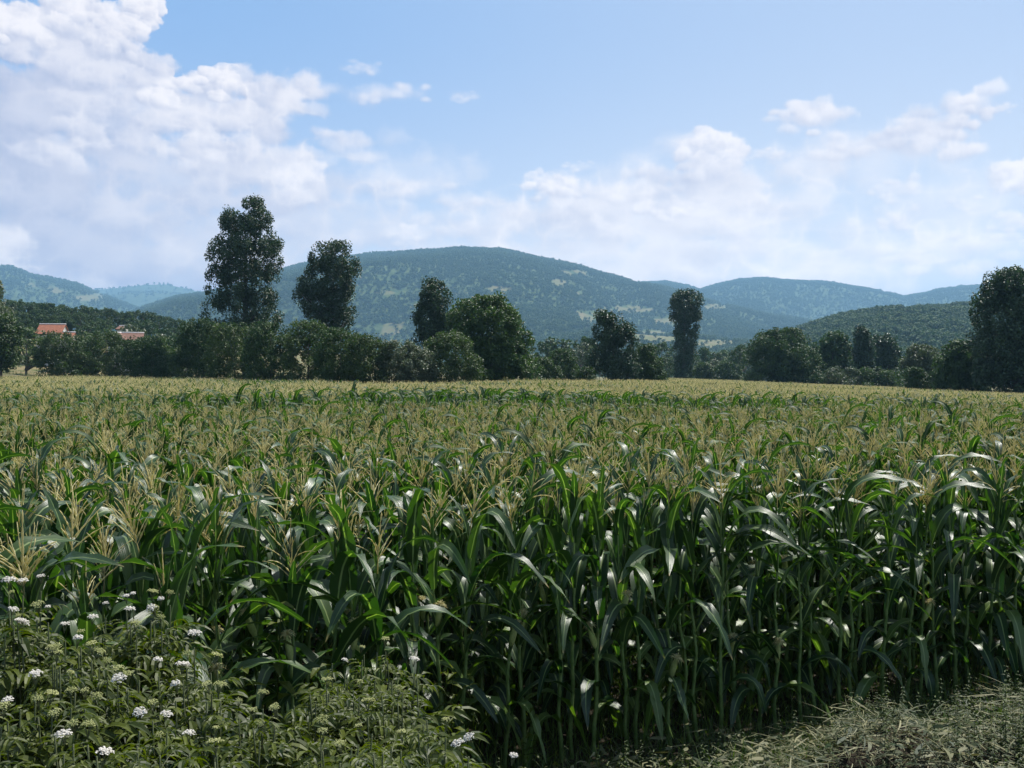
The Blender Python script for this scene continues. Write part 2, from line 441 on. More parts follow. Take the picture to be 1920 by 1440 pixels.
def ground_z(X, Y):
    X = np.asarray(X, float); Y = np.asarray(Y, float)
    xp = np.clip(X, 0, 120)
    z = -(.015 * xp + .0003 * xp ** 2) * sst(Y / 40)
    z = z + 14 * sst((Y - 110) / 170) * sst((-X - 45) / 75) * sst((3000 - Y) / 2000)
    z = z + 3.2 * np.exp(-(((X + 76) / 17) ** 2 + ((Y - 128) / 16) ** 2))
    f = foot(X)
    bank = 1.3 * sst((f - Y) / np.maximum(f - 1.6, .5) * .98)
    near = np.exp(-((Y - f + 1.0) / .8) ** 2) * sst((X + 1.2) / 2.5) * (.16 + .05 * np.clip(X - 1, 0, 4) + .30 * fbm(X * 1.6, Y * 1.6, 3, 4))
    z = z + np.where(Y < 25, bank + near, 0)
    z = z + np.where(Y < 60, .035 * fbm(X * 1.7, Y * 1.7, 5), 0)
    return z
gz = lambda x, y: float(ground_z(x, y))

gx = np.concatenate([-np.geomspace(14000, 12, 60), np.linspace(-11.5, 11.5, 116), np.geomspace(12, 14000, 60)])
gy = np.concatenate([-np.geomspace(3000, 2, 20), np.linspace(-1, 13, 90), np.geomspace(13.3, 15000, 110)])
GX, GY = np.meshgrid(gx, gy, indexing='xy')
GZ = ground_z(GX, GY)
nx, ny = len(gx), len(gy)
ii, jj = np.meshgrid(np.arange(ny - 1), np.arange(nx - 1), indexing='ij')
a = (ii * nx + jj).ravel()
gm = bpy.data.materials.new('ground'); gm.use_nodes = True; gm.node_tree.nodes.clear()
q = NT(gm.node_tree)
ge = q.new('ShaderNodeNewGeometry')
pos = ge.outputs['Position']
n_f = q.noise(pos, 6, 8, .65); n_m = q.noise(pos, .35, 5, .6); n_b = q.noise(pos, .012, 4, .55)
soil = q.mix(q.sstep(n_f, .35, .65), (.018, .014, .009, 1), (.042, .033, .021, 1))
grass = q.mix(q.sstep(n_f, .3, .7), (.045, .070, .020, 1), (.105, .120, .045, 1))
meadow = q.mix(q.sstep(n_m, .35, .65), grass, (.21, .165, .085, 1))
spz = q.new('ShaderNodeSeparateXYZ'); q.link(pos, spz.inputs[0])
c = q.mix(q.sstep(spz.outputs[1], 100, 140), soil, meadow)
c = q.mix(q.sstep(spz.outputs[1], 500, 900), c, q.mix(q.sstep(n_b, .45, .6), (.04, .07, .02, 1), (.16, .15, .07, 1)))
b = q.new('ShaderNodeBsdfPrincipled'); q.link(c, b.inputs['Base Color']); b.inputs['Roughness'].default_value = .95
b.inputs['Specular IOR Level'].default_value = .15
bp = q.new('ShaderNodeBump'); bp.inputs['Strength'].default_value = .8; bp.inputs['Distance'].default_value = .06
q.link(n_f, bp.inputs['Height']); q.link(bp.outputs[0], b.inputs['Normal'])
o = q.new('ShaderNodeOutputMaterial'); q.link(b.outputs[0], o.inputs[0])
ground = obj('ground', mk_mesh('ground', np.stack([GX.ravel(), GY.ravel(), GZ.ravel()], 1), [np.stack([a, a + 1, a + nx + 1, a + nx], 1)], gm))
ground['kind'] = 'structure'

# ------------------------------------------------------------------ hills
def hill_mat(name, field):
    m = bpy.data.materials.new(name); m.use_nodes = True; m.node_tree.nodes.clear()
    q = NT(m.node_tree)
    ge = q.new('ShaderNodeNewGeometry')
    n1 = q.noise(ge.outputs['Position'], .05, 5, .6); n2 = q.noise(ge.outputs['Position'], .004, 3, .5)
    under = q.mix(q.sstep(n1, .35, .65), (.035, .065, .020, 1), (.080, .110, .038, 1))
    fld = q.mix(q.sstep(n1, .3, .7), (field[0], field[1], field[2], 1), (.11, .13, .05, 1))
    at_ = q.new('ShaderNodeAttribute', attribute_name='tint')
    c = q.mix(q.sstep(at_.outputs['Fac'], .4, .6), under, fld)
    b = q.new('ShaderNodeBsdfPrincipled'); q.link(c, b.inputs['Base Color']); b.inputs['Roughness'].default_value = .95
    b.inputs['Specular IOR Level'].default_value = .1
    o = q.new('ShaderNodeOutputMaterial'); q.link(b.outputs[0], o.inputs[0])
    return m
M_HILL = hill_mat('hillside', (.175, .145, .075))

def make_ridge(name, pts, D, front, back, seed, spur=.35, relief=.05, fields=(), openness=0.0, step=40):
    """a hill: its crest line at depth D seen through the photo pixels pts, falling away to the front and to the back.
    Returns the function height(X, Y) and the mask of open fields"""
    P = np.array([at(px, py, D) for px, py in pts]); P[:, 2] -= 7
    off = {3500: 2.5, 1750: 5, 4500: 3}.get(D, 2)
    x0, x1 = P[0, 0], P[-1, 0]
    def H(X, Y):
        hr = np.interp(np.where(Y < D, X * D / np.maximum(Y, 300), X), P[:, 0], P[:, 2])
        v = (Y - D) / np.where(Y < D, front, back)
        sp_ = fbm(X / (front * .32), Y / (front * .9), seed, 3)
        vv = np.clip(np.abs(v) * (1 + spur * sp_ * np.minimum(1, np.abs(v) * 2.5)), 0, 1)
        prof = np.cos(vv * np.pi / 2) ** 1.25
        h = hr * prof + relief * hr * fbm(X / (front * .12), Y / (front * .12), seed + 5, 4) * np.minimum(1, np.abs(v) * 4) * prof
        lim = (hr - CAMZ) * np.clip(Y / D, 0, 1.2) ** 1.25 + CAMZ + 6          # the crest stays the skyline
        ends = sst((X - x0) / (.1 * (x1 - x0)) + .0) * sst((x1 - X) / (.1 * (x1 - x0)) + .0)
        h = np.where(Y < D, np.minimum(h, lim), h)
        return h - 6 - (1 - prof) * 3
    def F(X, Y):
        """open fields: patches given at pixels, and a scatter of clearings"""
        Z = H(X, Y)
        px = 960 + X / Y * FPX; py = HZ - (Z - CAMZ) / Y * FPX
        m = np.zeros_like(X)
        wob = 5 * fbm(X / 90, Y / 90, seed + 3, 3)
        for cx, cy, rx, ry in fields:
            m = np.maximum(m, (((px - cx + wob) / rx) ** 2 + ((py - cy - off * .5 + wob * .3) / (ry + off)) ** 2 < 1).astype(float))
        if openness > 0:
            n = fbm(X / 210, Y / 420, seed + 9, 4)
            low = sst((1 - Z / 260))
            m = np.maximum(m, (n > .56 - openness * low).astype(float))
        return m
    xs = np.linspace(x0, x1, int(min(220, (x1 - x0) / step)) + 2)
    ys = np.concatenate([np.linspace(D - front, D, 70), np.linspace(D, D + back, 14)[1:]])
    X, Y = np.meshgrid(xs, ys)
    Z = H(X, Y)
    n, mny = len(xs), len(ys)
    i, j = np.meshgrid(np.arange(mny - 1), np.arange(n - 1), indexing='ij'); a = (i * n + j).ravel()
    o = obj(name, mk_mesh(name, np.stack([X.ravel(), Y.ravel(), Z.ravel()], 1), [np.stack([a, a + 1, a + n + 1, a + n], 1)], M_HILL, tint=F(X, Y).ravel()))
    o['kind'] = 'structure'
    return H, F, (x0, x1, D, front, back)

def blob_tree(name, seed, nclump=7, cards=34, mat=None, size=.34):
    """a distant broadleaf tree, one unit high, of leaf clumps round a short trunk"""
    r = np.random.default_rng(seed); A = Acc()
    V, Q, T = tube([[0, 0, 0], [0, 0, .45]], [.035, .02], 4); A.add(V, Q, T, tint=0, mat=1)
    for k in range(nclump):
        ph = r.uniform(0, 6.28); rr = r.uniform(.05, .30); z = r.uniform(.32, .80); cr = r.uniform(.16, .25)
        c = np.array([rr * math.cos(ph), rr * math.sin(ph), z])
        d = unit(r.normal(size=(cards, 3))); pts = c + d * cr * r.uniform(.75, 1.1, (cards, 1))
        V, Q = leaf_cards(pts, size * .5, d, .8, seed + k, .5, .5)
        A.add(V, Q, tint=np.repeat(r.uniform(.1, .9, cards), 4))
    return A.mesh(name, [mat, M_BARK], smooth=False)

def instancer(name, pts, rot, scl, meshes, pick, label=None, cat=None):
    """one object: a mesh of points carrying instances of the given meshes"""
    me = bpy.data.meshes.new(name + '_points')
    me.vertices.add(len(pts)); me.vertices.foreach_set('co', np.asarray(pts, dtype=np.float32).ravel())
    for nm, arr, typ in (('rot', rot, 'FLOAT'), ('scl', scl, 'FLOAT'), ('pick', pick, 'INT')):
        a = me.attributes.new(nm, typ, 'POINT'); a.data.foreach_set('value', np.asarray(arr, dtype=np.float32 if typ == 'FLOAT' else np.int32))
    o = obj(name, me)
    coll = bpy.data.collections.new(name + '_kinds')
    for k, m in enumerate(meshes):
        t = bpy.data.objects.new('%s_kind_%02d' % (name, k), m); coll.objects.link(t)
    g = bpy.data.node_groups.new(name, 'GeometryNodeTree')
    g.interface.new_socket('Geometry', in_out='INPUT', socket_type='NodeSocketGeometry')
    g.interface.new_socket('Geometry', in_out='OUTPUT', socket_type='NodeSocketGeometry')
    N, L = g.nodes, g.links
    gi, go = N.new('NodeGroupInput'), N.new('NodeGroupOutput')
    ci = N.new('GeometryNodeCollectionInfo'); ci.inputs['Collection'].default_value = coll
    ci.inputs['Separate Children'].default_value = True; ci.inputs['Reset Children'].default_value = True
    iop = N.new('GeometryNodeInstanceOnPoints'); iop.inputs['Pick Instance'].default_value = True
    def named(nm, typ):
        n = N.new('GeometryNodeInputNamedAttribute'); n.data_type = typ; n.inputs[0].default_value = nm
        return n.outputs['Attribute']
    cx = N.new('ShaderNodeCombineXYZ'); L.new(named('rot', 'FLOAT'), cx.inputs[2])
    er = N.new('FunctionNodeEulerToRotation'); L.new(cx.outputs[0], er.inputs[0])
    L.new(gi.outputs[0], iop.inputs['Points']); L.new(ci.outputs[0], iop.inputs['Instance'])
    L.new(named('pick', 'INT'), iop.inputs['Instance Index'])
    L.new(er.outputs[0], iop.inputs['Rotation'])
    L.new(named('scl', 'FLOAT'), iop.inputs['Scale'])
    L.new(iop.outputs[0], go.inputs[0])
    md = o.modifiers.new('scatter', 'NODES'); md.node_group = g
    stuff(o, label, cat)
    return o

BLOBS = [blob_tree('far_tree_%d' % k, 40 + k, 6, 22, M_FAR if k < 4 else M_FAR2) for k in range(7)]
MIDBLOBS = [blob_tree('mid_tree_%d' % k, 60 + k, 9, 60, M_FAR if k < 4 else M_FAR2, .24) for k in range(7)]

def forest(name, ridge, n, height, seed, kinds, label, sparse=.03, vmin=.0, keep=1.0):
    H, F, (x0, x1, D, fr, bk) = ridge
    r = np.random.default_rng(seed)
    X = r.uniform(x0, x1, n * 2); Y = D + r.uniform(-fr, min(bk * .15, 120), n * 2)
    px = 960 + X / Y * FPX
    ok = (px > -120) & (px < 2040)
    f = F(X, Y)
    ok &= (f < .5) | (r.uniform(size=len(X)) < sparse)
    X, Y = X[ok][:n], Y[ok][:n]
    Z = H(X, Y) - height * .12
    s = height * r.uniform(.65, 1.25, len(X)) * (1 + .35 * fbm(X / 60, Y / 60, seed, 2))
    patch = fbm(X / 190, Y / 330, seed + 50, 4) + r.normal(0, .035, len(X)) > .12      # stands of lighter wood
    pk_ = np.where(patch, r.integers(4, 7, len(X)), r.integers(0, 4, len(X)))
    return instancer(name, np.stack([X, Y, Z], 1), r.uniform(0, 6.28, len(X)), s, kinds, pk_, label, 'forest')

r_far = make_ridge('distant_hill', [(-500, 590), (60, 585), (180, 541), (230, 537), (270, 532), (310, 531), (345, 538), (400, 552), (500, 570), (800, 590), (2500, 600)], 7000, 1800, 1500, 1, .2, .03)
r_far2 = make_ridge('distant_hill', [(-500, 560), (150, 570), (200, 552), (240, 546), (300, 546), (345, 550), (420, 566), (560, 600), (900, 620)], 6000, 1500, 900, 2, .2, .03)
r_left = make_ridge('hill', [(-900, 470), (-300, 480), (-60, 488), (0, 498), (20, 498), (60, 513), (100, 521), (140, 529), (165, 541), (190, 550), (230, 566), (270, 582), (330, 605), (420, 640)], 4500, 2000, 1600, 3, .3, .05,
                    fields=[(112, 546, 10, 3), (165, 557, 26, 1.5), (188, 553, 14, 1), (98, 537, 9, 1), (60, 533, 10, 1)])
r_right = make_ridge('hill', [(1000, 560), (1120, 540), (1200, 528), (1250, 527), (1290, 534), (1312, 541), (1345, 531), (1390, 522), (1430, 519), (1480, 524), (1550, 527), (1600, 535), (1650, 543), (1695, 554), (1730, 549), (1760, 541), (1800, 536), (1840, 534), (1900, 538), (2000, 530), (2600, 500)], 5200, 2300, 2000, 4, .35, .05,
                     fields=[(1660, 545, 8, 2)])
r_main = make_ridge('hill', [(100, 640), (200, 600), (270, 573), (330, 553), (390, 545), (460, 527), (530, 503), (580, 490), (650, 478), (700, 472), (750, 469), (800, 466), (850, 462), (890, 461), (940, 464), (1000, 477), (1080, 494), (1140, 512), (1190, 524), (1230, 531), (1290, 548), (1350, 566), (1450, 588), (1600, 610), (1800, 640)], 3500, 1900, 1500, 12, .48, .10,
                    fields=[(1185, 581, 42, 4.5), (1105, 595, 20, 11), (935, 542, 28, 3), (1075, 511, 30, 3), (1205, 527, 24, 3), (735, 549, 16, 3), (1050, 530, 16, 4), (1215, 625, 36, 4), (1340, 575, 24, 4), (1255, 602, 30, 5), (730, 616, 30, 8), (1090, 551, 8, 2), (870, 549, 16, 2)], openness=.15)
r_low = make_ridge('hill', [(700, 668), (860, 655), (980, 634), (1060, 622), (1140, 612), (1220, 617), (1300, 622), (1380, 628), (1450, 640), (1560, 655), (1700, 668)], 1750, 900, 700, 8, .5, .08,
                   fields=[(1230, 634, 50, 7), (1370, 634, 30, 6), (1150, 628, 14, 7), (1330, 644, 34, 5), (1420, 648, 30, 4)], openness=.30, step=25)
r_near = make_ridge('hill', [(1300, 668), (1400, 645), (1480, 622), (1540, 603), (1590, 590), (1640, 583), (1680, 577), (1700, 581), (1720, 574), (1780, 573), (1830, 569), (1920, 560), (2100, 552), (2500, 560)], 1150, 620, 600, 6, .45, .06, step=18)

forest('forest', r_far, 2500, 18, 20, BLOBS, 'palest blue wood on the farthest hill')
forest('forest', r_far2, 2500, 16, 21, BLOBS, 'hazy blue wood on the far hills behind the village')
forest('forest', r_left, 9000, 15, 22, BLOBS, 'hazy blue green forest with bare patches on the hill behind the village')
forest('forest', r_right, 26000, 13, 23, BLOBS, 'hazy forest covering the long hill behind the narrow lone poplar')
forest('forest', r_main, 62000, 10.5, 24, BLOBS, 'forest covering the broad round hill, broken by tan clearings', .05)
forest('forest', r_low, 15000, 9, 25, BLOBS, 'scattered woods between tan fields on the low slope below the broad hill', .04)
forest('forest', r_near, 13000, 10.5, 26, MIDBLOBS, 'dark green woods on the nearer ridge beside the large poplar at the frame edge', .1)

# ------------------------------------------------------------------ haze
hm = bpy.data.materials.new('haze'); hm.use_nodes = True; hm.node_tree.nodes.clear()
q = NT(hm.node_tree)
pv = q.new('ShaderNodeVolumePrincipled')
pv.inputs['Color'].default_value = (.36, .68, 1.0, 1)
pv.inputs['Density'].default_value = 1.6e-4
pv.inputs['Density Attribute'].default_value = ''
pv.inputs['Anisotropy'].default_value = .1
o = q.new('ShaderNodeOutputMaterial'); q.link(pv.outputs[0], o.inputs['Volume'])
X0, X1, Y0, Y1, Z0, Z1 = -14500, 14500, -3300, 15500, -25, 620
V = [(x, y, z) for z in (Z0, Z1) for y in (Y0, Y1) for x in (X0, X1)]
Qh = [(0, 2, 3, 1), (4, 5, 7, 6), (0, 1, 5, 4), (2, 6, 7, 3), (0, 4, 6, 2), (1, 3, 7, 5)]
haze = obj('haze', mk_mesh('haze', V, [Qh], hm, smooth=False))
haze['kind'] = 'stuff'

# ------------------------------------------------------------------ trees with outlines of their own
def crown_mesh(name, prof, Y, mat, nclump, cards, cr, leaf, seed, vert=1.0, zoff=0, shell=.45, up=.35, gap=.0):
    """foliage inside an outline of revolution; prof rows: photo y, left x, right x. Returned in metres relative to base point"""
    r = np.random.default_rng(seed)
    prof = sorted(prof)
    zz, xc, rr = [], [], []
    for py, xl, xr in prof:
        l, rt = at(xl, py, Y), at(xr, py, Y)
        zz.append(l[2]); xc.append((l[0] + rt[0]) / 2); rr.append((rt[0] - l[0]) / 2)
    zz, xc, rr = np.array(zz)[::-1], np.array(xc)[::-1], np.array(rr)[::-1]
    base = np.array([np.interp(zz[0], zz, xc), Y, 0])
    t = np.linspace(zz[0], zz[-1], 200); wgt = np.interp(t, zz, rr) + .1; cdf = np.cumsum(wgt); cdf /= cdf[-1]
    A = Acc(); cs = []
    n = 0; tries = 0
    while n < nclump and tries < nclump * 6:
        tries += 1
        z = np.interp(r.uniform(), cdf, t); ph = r.uniform(0, 2 * np.pi)
        R0 = max(np.interp(z, zz, rr) - cr * .45, .05)
        u = r.uniform() ** shell
        lump = 1 + .10 * math.sin(ph * 3 + z * 1.7 + seed) + .07 * math.sin(ph * 5 - z * 2.9)
        x = R0 * u * math.cos(ph) * (lump if abs(math.cos(ph)) < .8 else min(lump, 1.04)); y = R0 * .9 * u * math.sin(ph) * lump
        if gap > 0:
            g = math.sin(x * 1.3 + seed) * math.sin(z * 1.1 + seed * 2) * math.sin(y * 1.2 + seed * 3)
            if abs(g) < gap * .25 and r.uniform() < .8: continue
        c = np.array([np.interp(z, zz, xc) + x, Y + y, min(z, zz[-1] - cr * .5)])
        cs.append(c); n += 1
        k = int(cards * r.uniform(.6, 1.3)); cr_ = cr * r.uniform(.65, 1.25)
        d = unit(r.normal(size=(k, 3)))
        p = c + d * cr_ * np.array([1, 1, vert]) * r.uniform(.35, 1.05, (k, 1)) ** .6
        outw = unit(np.array([x, y, .2]) / (R0 + .1))
        V, Q = leaf_cards(p - np.array([base[0], Y, zoff]), leaf, d * .7 + outw * .3, .7, int(seed * 977 + n), up)
        A.add(V, Q, tint=np.repeat(np.clip(r.uniform(.1, .7) + r.normal(0, .2, k), 0, 1), 4))
    return A.mesh(name, mat, smooth=False), base, np.array(cs)

def trunk_mesh(name, h, r0, cs, base, zoff, mat, seed, lean=0, nlimb=14):
    r = np.random.default_rng(seed); A = Acc()
    n = 9; z = np.linspace(-.3, h, n)
    P = np.stack([np.cumsum(r.normal(0, .03, n)) * h * .06 + lean * z, np.cumsum(r.normal(0, .03, n)) * h * .06, z], 1); P[0, :2] = P[1, :2]
    V, Q, T = tube(P, np.linspace(r0 * 1.25, r0 * .18, n), 8); A.add(V, Q, T)
    if len(cs):
        pick = r.choice(len(cs), min(nlimb, len(cs)), replace=False)
        for k in pick:
            e = cs[k] - np.array([base[0], base[1], zoff])
            s = max(.12, min((e[2] - np.hypot(e[0], e[1]) * .9) / h, .9))
            st = np.array([np.interp(s * h, z, P[:, 0]), np.interp(s * h, z, P[:, 1]), s * h])
            m1 = st * .5 + e * .5 + np.array([0, 0, -.08 * np.linalg.norm(e - st)])
            rr = r0 * (1 - s) * .45 + .02
            V, Q, T = tube([st, m1, e], [rr, rr * .6, rr * .2], 5); A.add(V, Q, T)
    return A.mesh(name, mat)

def tree(name, label, cat, prof, Y, mat, nclump, cards, cr, leaf, seed, bark=None, vert=1.0, group=None, shell=.45, up=.35, gap=0, r0=None, nlimb=14, part='crown'):
    if part == 'foliage':                     # bushes are leafy down to the ground
        l, rt = prof[-1][1:]; m_ = (l + rt) / 2
        zg_ = gz(at(m_, 700, Y)[0], Y); prof = prof + [(HZ - (zg_ + .3 - CAMZ) / Y * FPX, m_ - (m_ - l) * .85, m_ + (rt - m_) * .85)]
        nclump = int(nclump * 1.35)
    tx = np.mean([(p[1] + p[2]) / 2 for p in prof[-2:]])
    bx = at(tx, 700, Y)[0]; zg = gz(bx, Y)
    me, base, cs = crown_mesh(name + '_crown', prof, Y, mat, nclump, cards, cr, leaf, seed, vert, zg, shell, up, gap)
    top = at(960, min(p[0] for p in prof), Y)[2] - zg
    root = thing(name, label, cat, (base[0], Y, zg), 0, group)
    obj(part, me, root)
    obj('trunk', trunk_mesh(name + '_trunk', top * .86, r0 or top * .018, cs, base, zg, bark or M_BARK, seed, 0, nlimb), root)
    return root

TALL = 'tall poplars along the far field edge'
tree('poplar_tree', 'tallest poplar of all, ragged dark crown against the clouds', 'poplar',
     [(373, 458, 490), (385, 440, 500), (400, 412, 512), (420, 412, 519), (436, 414, 518), (448, 398, 526), (462, 384, 538), (490, 384, 530), (515, 390, 522), (540, 386, 526), (560, 384, 532), (585, 384, 542), (605, 376, 540), (625, 374, 522), (660, 400, 520)],
     112, M_POPLAR, 600, 104, .62, .215, 1, vert=1.35, group=TALL, gap=1.0, nlimb=40)
tree('poplar_tree', 'second tallest poplar with pale trunk, just beside the tallest one', 'poplar',
     [(456, 600, 655), (468, 577, 662), (490, 573, 672), (510, 566, 677), (530, 553, 676), (550, 549, 670), (575, 556, 670), (595, 564, 668), (612, 590, 668), (640, 600, 650)],
     112, M_POPLAR, 320, 104, .6, .215, 2, M_PALEBARK, 1.3, TALL, gap=.8, nlimb=30)
tree('poplar_tree', 'small narrow poplar touching the round walnut tree', 'poplar',
     [(523, 797, 823), (535, 788, 838), (550, 782, 846), (575, 776, 850), (600, 768, 850), (625, 774, 848), (660, 780, 846)],
     100, M_POPLAR, 160, 104, .55, .21, 3, vert=1.3, group=TALL)
tree('walnut_tree', 'broad round bright green walnut tree reaching down to the corn', 'walnut tree',
     [(556, 885, 935), (562, 868, 952), (575, 852, 970), (592, 840, 984), (615, 838, 992), (640, 846, 1000), (665, 858, 1006), (690, 872, 1012), (716, 885, 1010)],
     88, M_WALNUT, 480, 104, .58, .21, 4, shell=.38, up=.5, nlimb=24)
tree('poplar_tree', 'twin topped dark poplar clump between walnut tree and narrow lone poplar', 'poplar',
     [(586, 1112, 1140), (598, 1110, 1176), (615, 1108, 1190), (640, 1104, 1196), (665, 1100, 1200), (690, 1096, 1204), (712, 1094, 1206)],
     108, M_POPLAR, 240, 104, .6, .215, 5, vert=1.2, gap=.6, group=TALL)
tree('poplar_tree', 'narrow lone column shaped poplar wider at its top', 'poplar',
     [(547, 1272, 1306), (556, 1256, 1318), (575, 1251, 1320), (590, 1253, 1319), (605, 1258, 1317), (620, 1262, 1312), (640, 1262, 1309), (670, 1262, 1306), (706, 1262, 1302)],
     190, M_POPLAR, 300, 90, .75, .30, 6, vert=1.3, group=TALL, nlimb=20)
tree('poplar_tree', 'huge dark poplar cut off by the edge of the view', 'poplar',
     [(508, 1852, 1915), (520, 1846, 1930), (540, 1842, 1950), (560, 1828, 1970), (590, 1821, 1985), (620, 1818, 1990), (660, 1820, 1990), (700, 1828, 1985), (732, 1836, 1975)],
     96, M_POPLAR, 600, 104, .62, .225, 7, vert=1.3, group=TALL, gap=.5, nlimb=40)
tree('broad_tree', 'wide dark green spreading tree right of the narrow lone poplar', 'tree',
     [(618, 1440, 1500), (628, 1415, 1515), (645, 1398, 1528), (665, 1392, 1540), (690, 1398, 1546), (714, 1404, 1548)],
     150, M_WOOD, 300, 96, .85, .32, 8, shell=.4, up=.5)
tree('broad_tree', 'rounded green tree between the spreading tree and the small poplar pair', 'tree',
     [(626, 1550, 1580), (636, 1534, 1592), (660, 1528, 1596), (690, 1524, 1598), (716, 1522, 1600)], 165, M_WOOD, 150, 80, .85, .42, 9, up=.5)
tree('poplar_tree', 'small slim poplar standing before the nearer wooded ridge', 'poplar',
     [(615, 1608, 1622), (626, 1602, 1634), (650, 1599, 1640), (680, 1597, 1642), (716, 1600, 1640)], 168, M_POPLAR, 120, 74, .8, .40, 10, vert=1.3, group=TALL)
tree('poplar_tree', 'short bushy poplar close beside the small slim poplar', 'poplar',
     [(630, 1640, 1672), (642, 1634, 1686), (670, 1632, 1692), (700, 1640, 1688), (718, 1640, 1690)], 172, M_POPLAR, 130, 74, .8, .40, 11, vert=1.2, group=TALL)
tree('broad_tree', 'pale olive topped round tree beside the huge dark poplar clump', 'tree',
     [(648, 1715, 1745), (656, 1702, 1758), (675, 1694, 1766), (700, 1692, 1770), (726, 1700, 1772)], 120, M_OLIVE, 170, 76, .62, .28, 12, up=.5)
tree('broad_tree', 'dark rounded tree directly left of the huge edge poplar', 'tree',
     [(640, 1790, 1820), (652, 1770, 1838), (675, 1756, 1846), (700, 1752, 1850), (730, 1752, 1852)], 104, M_WOOD, 220, 80, .6, .27, 13, up=.5)
tree('broad_tree', 'greyish pale leaved tree at the very edge beside the village slope', 'tree',
     [(505, -60, -30), (530, -90, 0), (560, -100, 14), (600, -100, 26), (640, -100, 34), (665, -90, 34), (690, -80, 30)], 122, M_OLIVE, 300, 76, .7, .30, 14, up=.4)
tree('broad_tree', 'dark leafy tree on the grassy slope below the grey leaved tree', 'tree',
     [(590, -20, 20), (605, -40, 38), (630, -40, 46), (655, -40, 42), (676, -34, 36), (692, -20, 24)], 112, M_BUSH, 150, 80, .6, .27, 15, up=.4)
tree('shrub', 'tiny lone bush poking out of the far corn', 'bush', [(716, 1624, 1632), (720, 1618, 1638), (727, 1616, 1640)], 118, M_BUSH, 30, 40, .3, .16, 16, nlimb=3, part='foliage')

HEDGE = 'bushes of the long hedge behind the corn'
hedge = [  # label, profile, distance, material, clumps
 ('rounded dark bush at the grassy village end of the hedge', [(624, 88, 132), (636, 68, 152), (665, 58, 168), (690, 62, 172), (706, 70, 170)], 118, M_BUSH, 170),
 ('bush with a lighter top just below the tiled village roofs', [(622, 170, 215), (634, 150, 238), (660, 138, 252), (690, 140, 252), (707, 150, 250)], 122, M_BUSH, 170),
 ('very dark domed bush below the greyish red roof', [(634, 250, 300), (646, 232, 318), (670, 226, 330), (690, 232, 334), (708, 238, 330)], 104, M_WOOD, 150),
 ('dark tall bush where the hedge starts to rise', [(600, 352, 392), (612, 338, 410), (640, 326, 420), (680, 322, 424), (712, 326, 420)], 100, M_WOOD, 200),
 ('large bush at the foot of the tallest poplar, left half', [(606, 405, 450), (616, 386, 478), (645, 380, 492), (680, 380, 498), (714, 384, 496)], 92, M_BUSH, 230),
 ('large bush under the tallest poplar, beneath its low boughs', [(606, 480, 520), (618, 462, 542), (645, 454, 556), (685, 452, 560), (717, 456, 558)], 86, M_WOOD, 230),
 ('highest hedge bush between the two tall poplars', [(602, 556, 596), (612, 535, 616), (640, 524, 630), (680, 520, 634), (719, 526, 630)], 82, M_BUSH, 240),
 ('dense bush in front of the pale trunked poplar', [(616, 612, 650), (626, 594, 672), (650, 584, 688), (685, 582, 692), (720, 588, 690)], 78, M_WOOD, 230),
 ('bush with pale green shoots right of the pale trunked poplar', [(630, 668, 700), (640, 652, 724), (665, 642, 738), (695, 642, 742), (722, 648, 738)], 76, M_BUSH, 200),
 ('pale greyish green bush halfway along the hedge', [(640, 728, 770), (650, 710, 788), (675, 700, 800), (700, 700, 804), (722, 706, 800)], 76, M_OLIVE, 200),
 ('rounded bush overlapping the foot of the walnut tree', [(624, 822, 860), (634, 802, 882), (660, 790, 900), (690, 786, 910), (720, 794, 912)], 79, M_BUSH, 240),
 ('low bush filling the gap before the small narrow poplar', [(650, 770, 800), (662, 752, 818), (690, 746, 824), (721, 750, 822)], 77, M_OLIVE, 130),
 ('low sloping bush beyond the walnut tree, close to the corn', [(672, 1000, 1030), (685, 990, 1046), (700, 984, 1056), (711, 986, 1058)], 104, M_BUSH, 90),
 ('dark bush halfway between walnut tree and twin topped poplars', [(656, 1040, 1062), (668, 1028, 1080), (690, 1022, 1088), (709, 1024, 1090)], 122, M_WOOD, 110),
 ('rounded bush on the shady side of the twin topped poplars', [(648, 1196, 1220), (660, 1188, 1236), (680, 1184, 1248), (700, 1184, 1252), (714, 1186, 1254)], 110, M_WOOD, 150),
 ('small light green bush at the foot of the twin topped poplars', [(690, 1090, 1108), (700, 1080, 1118), (711, 1078, 1122)], 100, M_BUSH, 50),
 ('dark bush squeezed between pale olive tree and dark rounded tree', [(690, 1700, 1730), (706, 1690, 1746), (730, 1694, 1752)], 104, M_WOOD, 80),
 ('reddish low bush at the foot of the spreading tree', [(700, 1400, 1425), (708, 1394, 1434), (716, 1394, 1438)], 146, M_BUSH, 40),
 ('low pale bush row below the small slim poplar', [(690, 1560, 1600), (700, 1545, 1625), (716, 1540, 1630)], 150, M_OLIVE, 90),
 ('low bush between short bushy poplar and pale olive tree', [(696, 1650, 1680), (706, 1636, 1696), (720, 1634, 1700)], 146, M_BUSH, 80),
 ('low bush just past the foot of the narrow lone poplar', [(682, 1308, 1330), (694, 1300, 1342), (708, 1300, 1346)], 208, M_BUSH, 60),
 ('low bush beside the spreading tree on its lone poplar side', [(680, 1352, 1380), (692, 1342, 1396), (708, 1342, 1398)], 206, M_WOOD, 70),
 ('low bush below the short bushy poplar', [(690, 1612, 1650), (704, 1604, 1664), (719, 1604, 1664)], 148, M_BUSH, 70),
 ('dusky bush standing behind the dark domed bush', [(632, 270, 310), (642, 250, 336), (665, 244, 350), (700, 246, 352)], 124, M_BUSH, 150),
]
